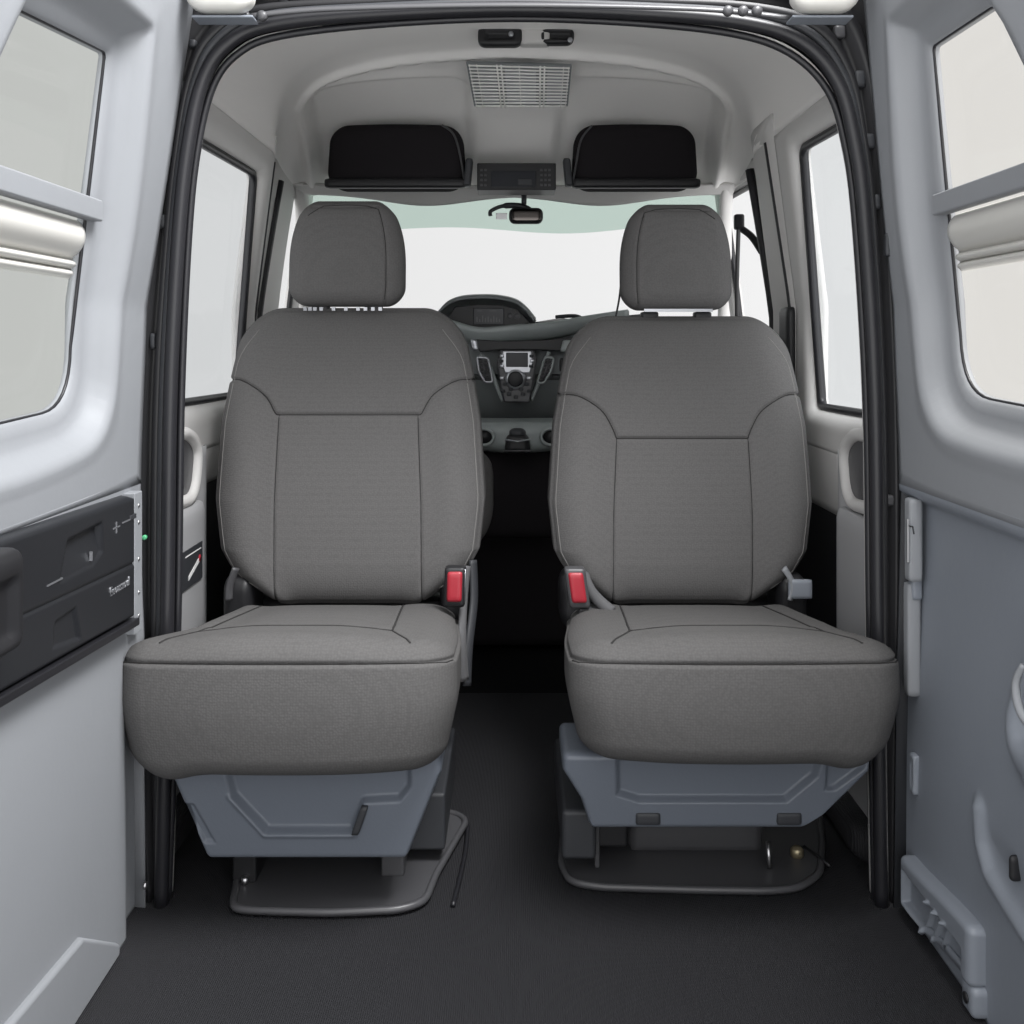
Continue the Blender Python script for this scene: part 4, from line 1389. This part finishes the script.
    if s < 0:
        polyA = [lp(*q_) for q_ in ((208, 803), (233, 803), (262, 843), (350, 843), (364, 806), (402, 806), (402, 780), (420, 770), (432, 740), (215, 740))]
        polyA = [lp(*q_) for q_ in ((228, 800), (262, 840), (352, 840), (364, 808), (400, 806), (412, 790), (412, 730), (212, 730))]
        polyB = [lp(*q_) for q_ in ((174, 806), (192, 806), (214, 850), (200, 850))]
    else:
        polyA = [lp(*q_) for q_ in ((614, 730), (616, 800), (640, 808), (790, 808), (820, 780), (830, 730))]
        polyB = [lp(*q_) for q_ in ((826, 730), (826, 795), (838, 795), (868, 770), (880, 730))]

    def tdet(x, y, z, a, b, c):
        f_ = b < -0.5
        v = 0.014 * f_ * sstep(0, 0.010, sdf(x, z, polyA))
        if s < 0:
            v = v - 0.004 * f_ * np.exp(-(dist_line(x, z, [lp(228, 800), lp(262, 840), lp(352, 840)]) / 0.004) ** 2)
            v = v + 0.006 * f_ * sstep(0, 0.006, sdf(x, z, polyB))
            deep = sdf(x, z, [lp(*q_) for q_ in ((345, 835), (362, 808), (362, 812), (366, 838))])
        else:
            v = v + 0.010 * f_ * sstep(0, 0.008, sdf(x, z, polyB))
        return v
    tr_ = softbox('base_trim', (xc, Yt + 0.07, (zt0 + zt1) / 2), (hxt, 0.07, hzt), (0.010, 0.012, 0.010), (170, 12, 80), 'basepl', root, tdef, tdet)
    if s < 0:
        p_ = at(350, 812, Yt)
        softbox('trim_recess_shade', (at(359, 0, Yt).x, Yt + 0.010, at(0, 823, Yt).z), (0.006, 0.006, 0.022), 0.003, (4, 3, 8), 'dkgrey', tr_,  # dark block paints in the shade of the recess corner
                deform=lambda x, y, z: (x + 0.35 * z, y, z))
    else:
        for px in (648, 789):
            p_ = at(px, 818.5, Yt + 0.017)
            softbox('trim_slot', (p_.x, p_.y, p_.z), (0.019, 0.004, 0.0095), 0.003, (8, 3, 5), 'dkgrey', tr_)
    softbox('seat_frame', (xc, 1.76, 0.185), (0.19, 0.13, 0.05), 0.02, (8, 8, 6), 'black', root)
    # --- tracks, legs and floor mount
    if s < 0:
        for px0, px1, rows_, Yk in ((381, 404, (850, 906), 1.62), (232, 256, (850, 900), 1.60)):
            a_, c_ = at(px0, rows_[1], Yk), at(px1, rows_[0], Yk)
            MB().box(a_.x, c_.x, Yk, Yk + 0.28, 0.008, 0.16).build('leg', 'mount' if px0 > 300 else 'black', root, bevel=0.004)
        a_, c_ = at(404, 880, 1.62), at(441, 812, 1.62)
        MB().box(a_.x, c_.x + 0.004, 1.66, 1.95, 0.03, 0.125).build('slide_rail', 'dkgrey', root, bevel=0.006)
        a_, c_ = at(240, 0, 1.56), at(425, 0, 1.56)
        mpoly = [(232, 915), (256, 917), (330, 919), (400, 916), (425, 908), (436, 880), (467, 826), (455, 818), (260, 818), (240, 870)]
    else:
        a_, c_ = at(561, 0, 1.63), at(595, 0, 1.63)
        MB().box(a_.x, c_.x, 1.60, 1.90, 0.045, 0.125).build('slide_rail', 'dkgrey', root, bevel=0.008)
        a_, c_ = at(597, 0, 1.63), at(628, 0, 1.63)
        MB().box(a_.x, c_.x, 1.63, 1.90, 0.05, 0.115).build('leg', 'black', root, bevel=0.006)
        MB().box(a_.x - 0.004, a_.x + 0.004, 1.625, 1.635, 0.02, 0.14).build('leg', 'mount', root, bevel=0.002)
        a_, c_ = at(632, 0, 1.66), at(770, 0, 1.66)
        softbox('rear_leg_cover', ((a_.x + c_.x) / 2, 1.80, 0.075), ((c_.x - a_.x) / 2, 0.10, 0.075), 0.012, (16, 8, 8), 'mount', root)
        mpoly = [(561, 870), (570, 888), (600, 893), (700, 896), (770, 897), (800, 894), (820, 880), (822, 850), (820, 820), (565, 820)]

    def fl(px, py):
        Y_ = H * F / (py - CY)
        return ((px - CX) * Y_ / F, Y_, 0.0)
    pp = [fl(*q_) for q_ in mpoly]
    pp = [(x_, y_, 0.0) for x_, y_ in round_poly([(q_[0], q_[1]) for q_ in pp], 0.02, 4)]
    MB().prism(pp, Vector((0, 0, 0.001)), Vector((0, 0, 0.010))).build('floor_plate', 'mount', root, bevel=0.004)
    MB().tube([(x_, y_, 0.010) for x_, y_, _ in pp], 0.006, 8, closed=True).build('plate_rim', 'mount', root)
    if s > 0:
        p_ = fl(797, 862)
        MB().disc((p_[0], p_[1], 0.010), (0, 0, 1), [(0.011, 0), (0.011, 0.012), (0.007, 0.016)], 6).build('bolt', 'amber', root)
        MB().tube([(p_[0] + 0.015, p_[1] + 0.01, 0.022), (p_[0] + 0.035, p_[1] - 0.02, 0.016), (p_[0] + 0.043, p_[1] - 0.04, 0.014)], 0.0025, 6).build('pin', 'black', root)
        p_ = fl(768, 872)
        MB().tube([(p_[0], p_[1] - 0.01, 0.012), (p_[0], p_[1], 0.05)], 0.004, 8).build('spring_pin', 'steel', root)
    else:
        p_ = fl(245, 890)
        MB().disc((p_[0], p_[1], 0.010), (0, 0, 1), [(0.007, 0), (0.007, 0.01), (0.004, 0.012)], 6).build('bolt', 'steel', root)
    return root


build_seat(-1)
build_seat(1)

# rubber floor covers humps beside the seats, outer side
for s, nm in ((-1, 'left'), (1, 'right')):
    o = softbox('wheel_hump', (s * 0.615, 1.90, 0.03), (0.045, 0.24, 0.040), (0.05, 0.05, 0.03), (14, 24, 10), 'floor')
    tag(o, 'low dark rubber hump on the floor behind the %s seat base' % nm, 'floor hump')
# cable on the floor beside the left seat
pts = []
for px, py in ((441, 817), (460, 816), (467, 826), (466, 850), (460, 880), (453, 908)):
    Y_ = H * F / (py - CY)
    pts.append(((px - CX) * Y_ / F, Y_, 0.004))
o = MB().tube(smooth_path(pts, 6), 0.004, 6).build('floor_cable', 'rubber')
tag(o, 'thin black cable lying on the mat beside the left seat base', 'cable')

# outer skins: make the roof and sides opaque so that light comes only through the glass and the open rear
o = MB().box(-0.74, 0.74, 1.60, 3.10, 1.70, 1.72).build('ceiling', 'panel', smooth=False)
tag(o, 'outer roof skin over the headliner', kind='structure')

# ------------------------------------------------------------------ light
w = bpy.data.worlds.new('studio')
bpy.context.scene.world = w
w.use_nodes = True
nt = w.node_tree
bg = nt.nodes['Background']
tc = nt.nodes.new('ShaderNodeTexCoord')
sx = nt.nodes.new('ShaderNodeSeparateXYZ')
nt.links.new(tc.outputs['Generated'], sx.inputs[0])
mr = nt.nodes.new('ShaderNodeMapRange')          # backdrop made brighter behind the camera to fill the cabin
mr.inputs['From Min'].default_value = 0.15
mr.inputs['From Max'].default_value = -0.75
mr.inputs['To Min'].default_value = 0.86
mr.inputs['To Max'].default_value = 2.35
nt.links.new(sx.outputs['Y'], mr.inputs['Value'])
mz = nt.nodes.new('ShaderNodeMapRange')          # brighter below, added to lift the headliner
mz.inputs['From Min'].default_value = -0.15
mz.inputs['From Max'].default_value = -0.8
mz.inputs['To Min'].default_value = 1.0
mz.inputs['To Max'].default_value = 1.25
nt.links.new(sx.outputs['Z'], mz.inputs['Value'])
mm = nt.nodes.new('ShaderNodeMath')
mm.operation = 'MULTIPLY'
nt.links.new(mr.outputs['Result'], mm.inputs[0])
nt.links.new(mz.outputs['Result'], mm.inputs[1])
mxr = nt.nodes.new('ShaderNodeMapRange')         # made brighter on the right to light the left wall
mxr.inputs['From Min'].default_value = -0.9
mxr.inputs['From Max'].default_value = 0.9
mxr.inputs['To Min'].default_value = 0.80
mxr.inputs['To Max'].default_value = 1.20
nt.links.new(sx.outputs['X'], mxr.inputs['Value'])
m2 = nt.nodes.new('ShaderNodeMath')
m2.operation = 'MULTIPLY'
nt.links.new(mm.outputs[0], m2.inputs[0])
nt.links.new(mxr.outputs['Result'], m2.inputs[1])
nt.links.new(m2.outputs[0], bg.inputs['Strength'])
bg.inputs['Color'].default_value = (1.0, 1.0, 1.0, 1)


def area(name, loc, tgt, size, energy, col=(1, 1, 1)):
    d = bpy.data.lights.new(name, 'AREA')
    d.shape = 'RECTANGLE'
    d.size, d.size_y = size
    d.energy = energy
    d.color = col
    o = bpy.data.objects.new(name, d)
    C.objects.link(o)
    o.location = loc
    o.rotation_euler = (Vector(tgt) - Vector(loc)).to_track_quat('-Z', 'Y').to_euler()
    return o


area('added_softbox', (0.75, 0.80, 2.8), (-0.1, 1.6, 0.4), (1.2, 0.7), 125)  # unseen area lamp, added to brighten the cushion tops

cam = bpy.data.cameras.new('camera')
cam.sensor_width = 36
cam.lens = 36 * F / 1024
cam.shift_x = -(CX - 512) / 1024
cam.shift_y = (CY - 512) / 1024
cam.clip_start = 0.02
co = bpy.data.objects.new('camera', cam)
C.objects.link(co)
co.location = (0, 0, H)
co.rotation_euler = (math.pi / 2, 0, 0)
sc = bpy.context.scene
sc.camera = co
sc.view_settings.view_transform = 'Standard'
sc.view_settings.look = 'None'
sc.view_settings.exposure = 0.0
sc.view_settings.gamma = 1
sc.view_settings.use_curve_mapping = False
sc.cycles.max_bounces = 10
sc.cycles.diffuse_bounces = 6
sc.cycles.transparent_max_bounces = 12
for o in list(C.objects):
    if '_loc' in o.keys():
        del o['_loc']
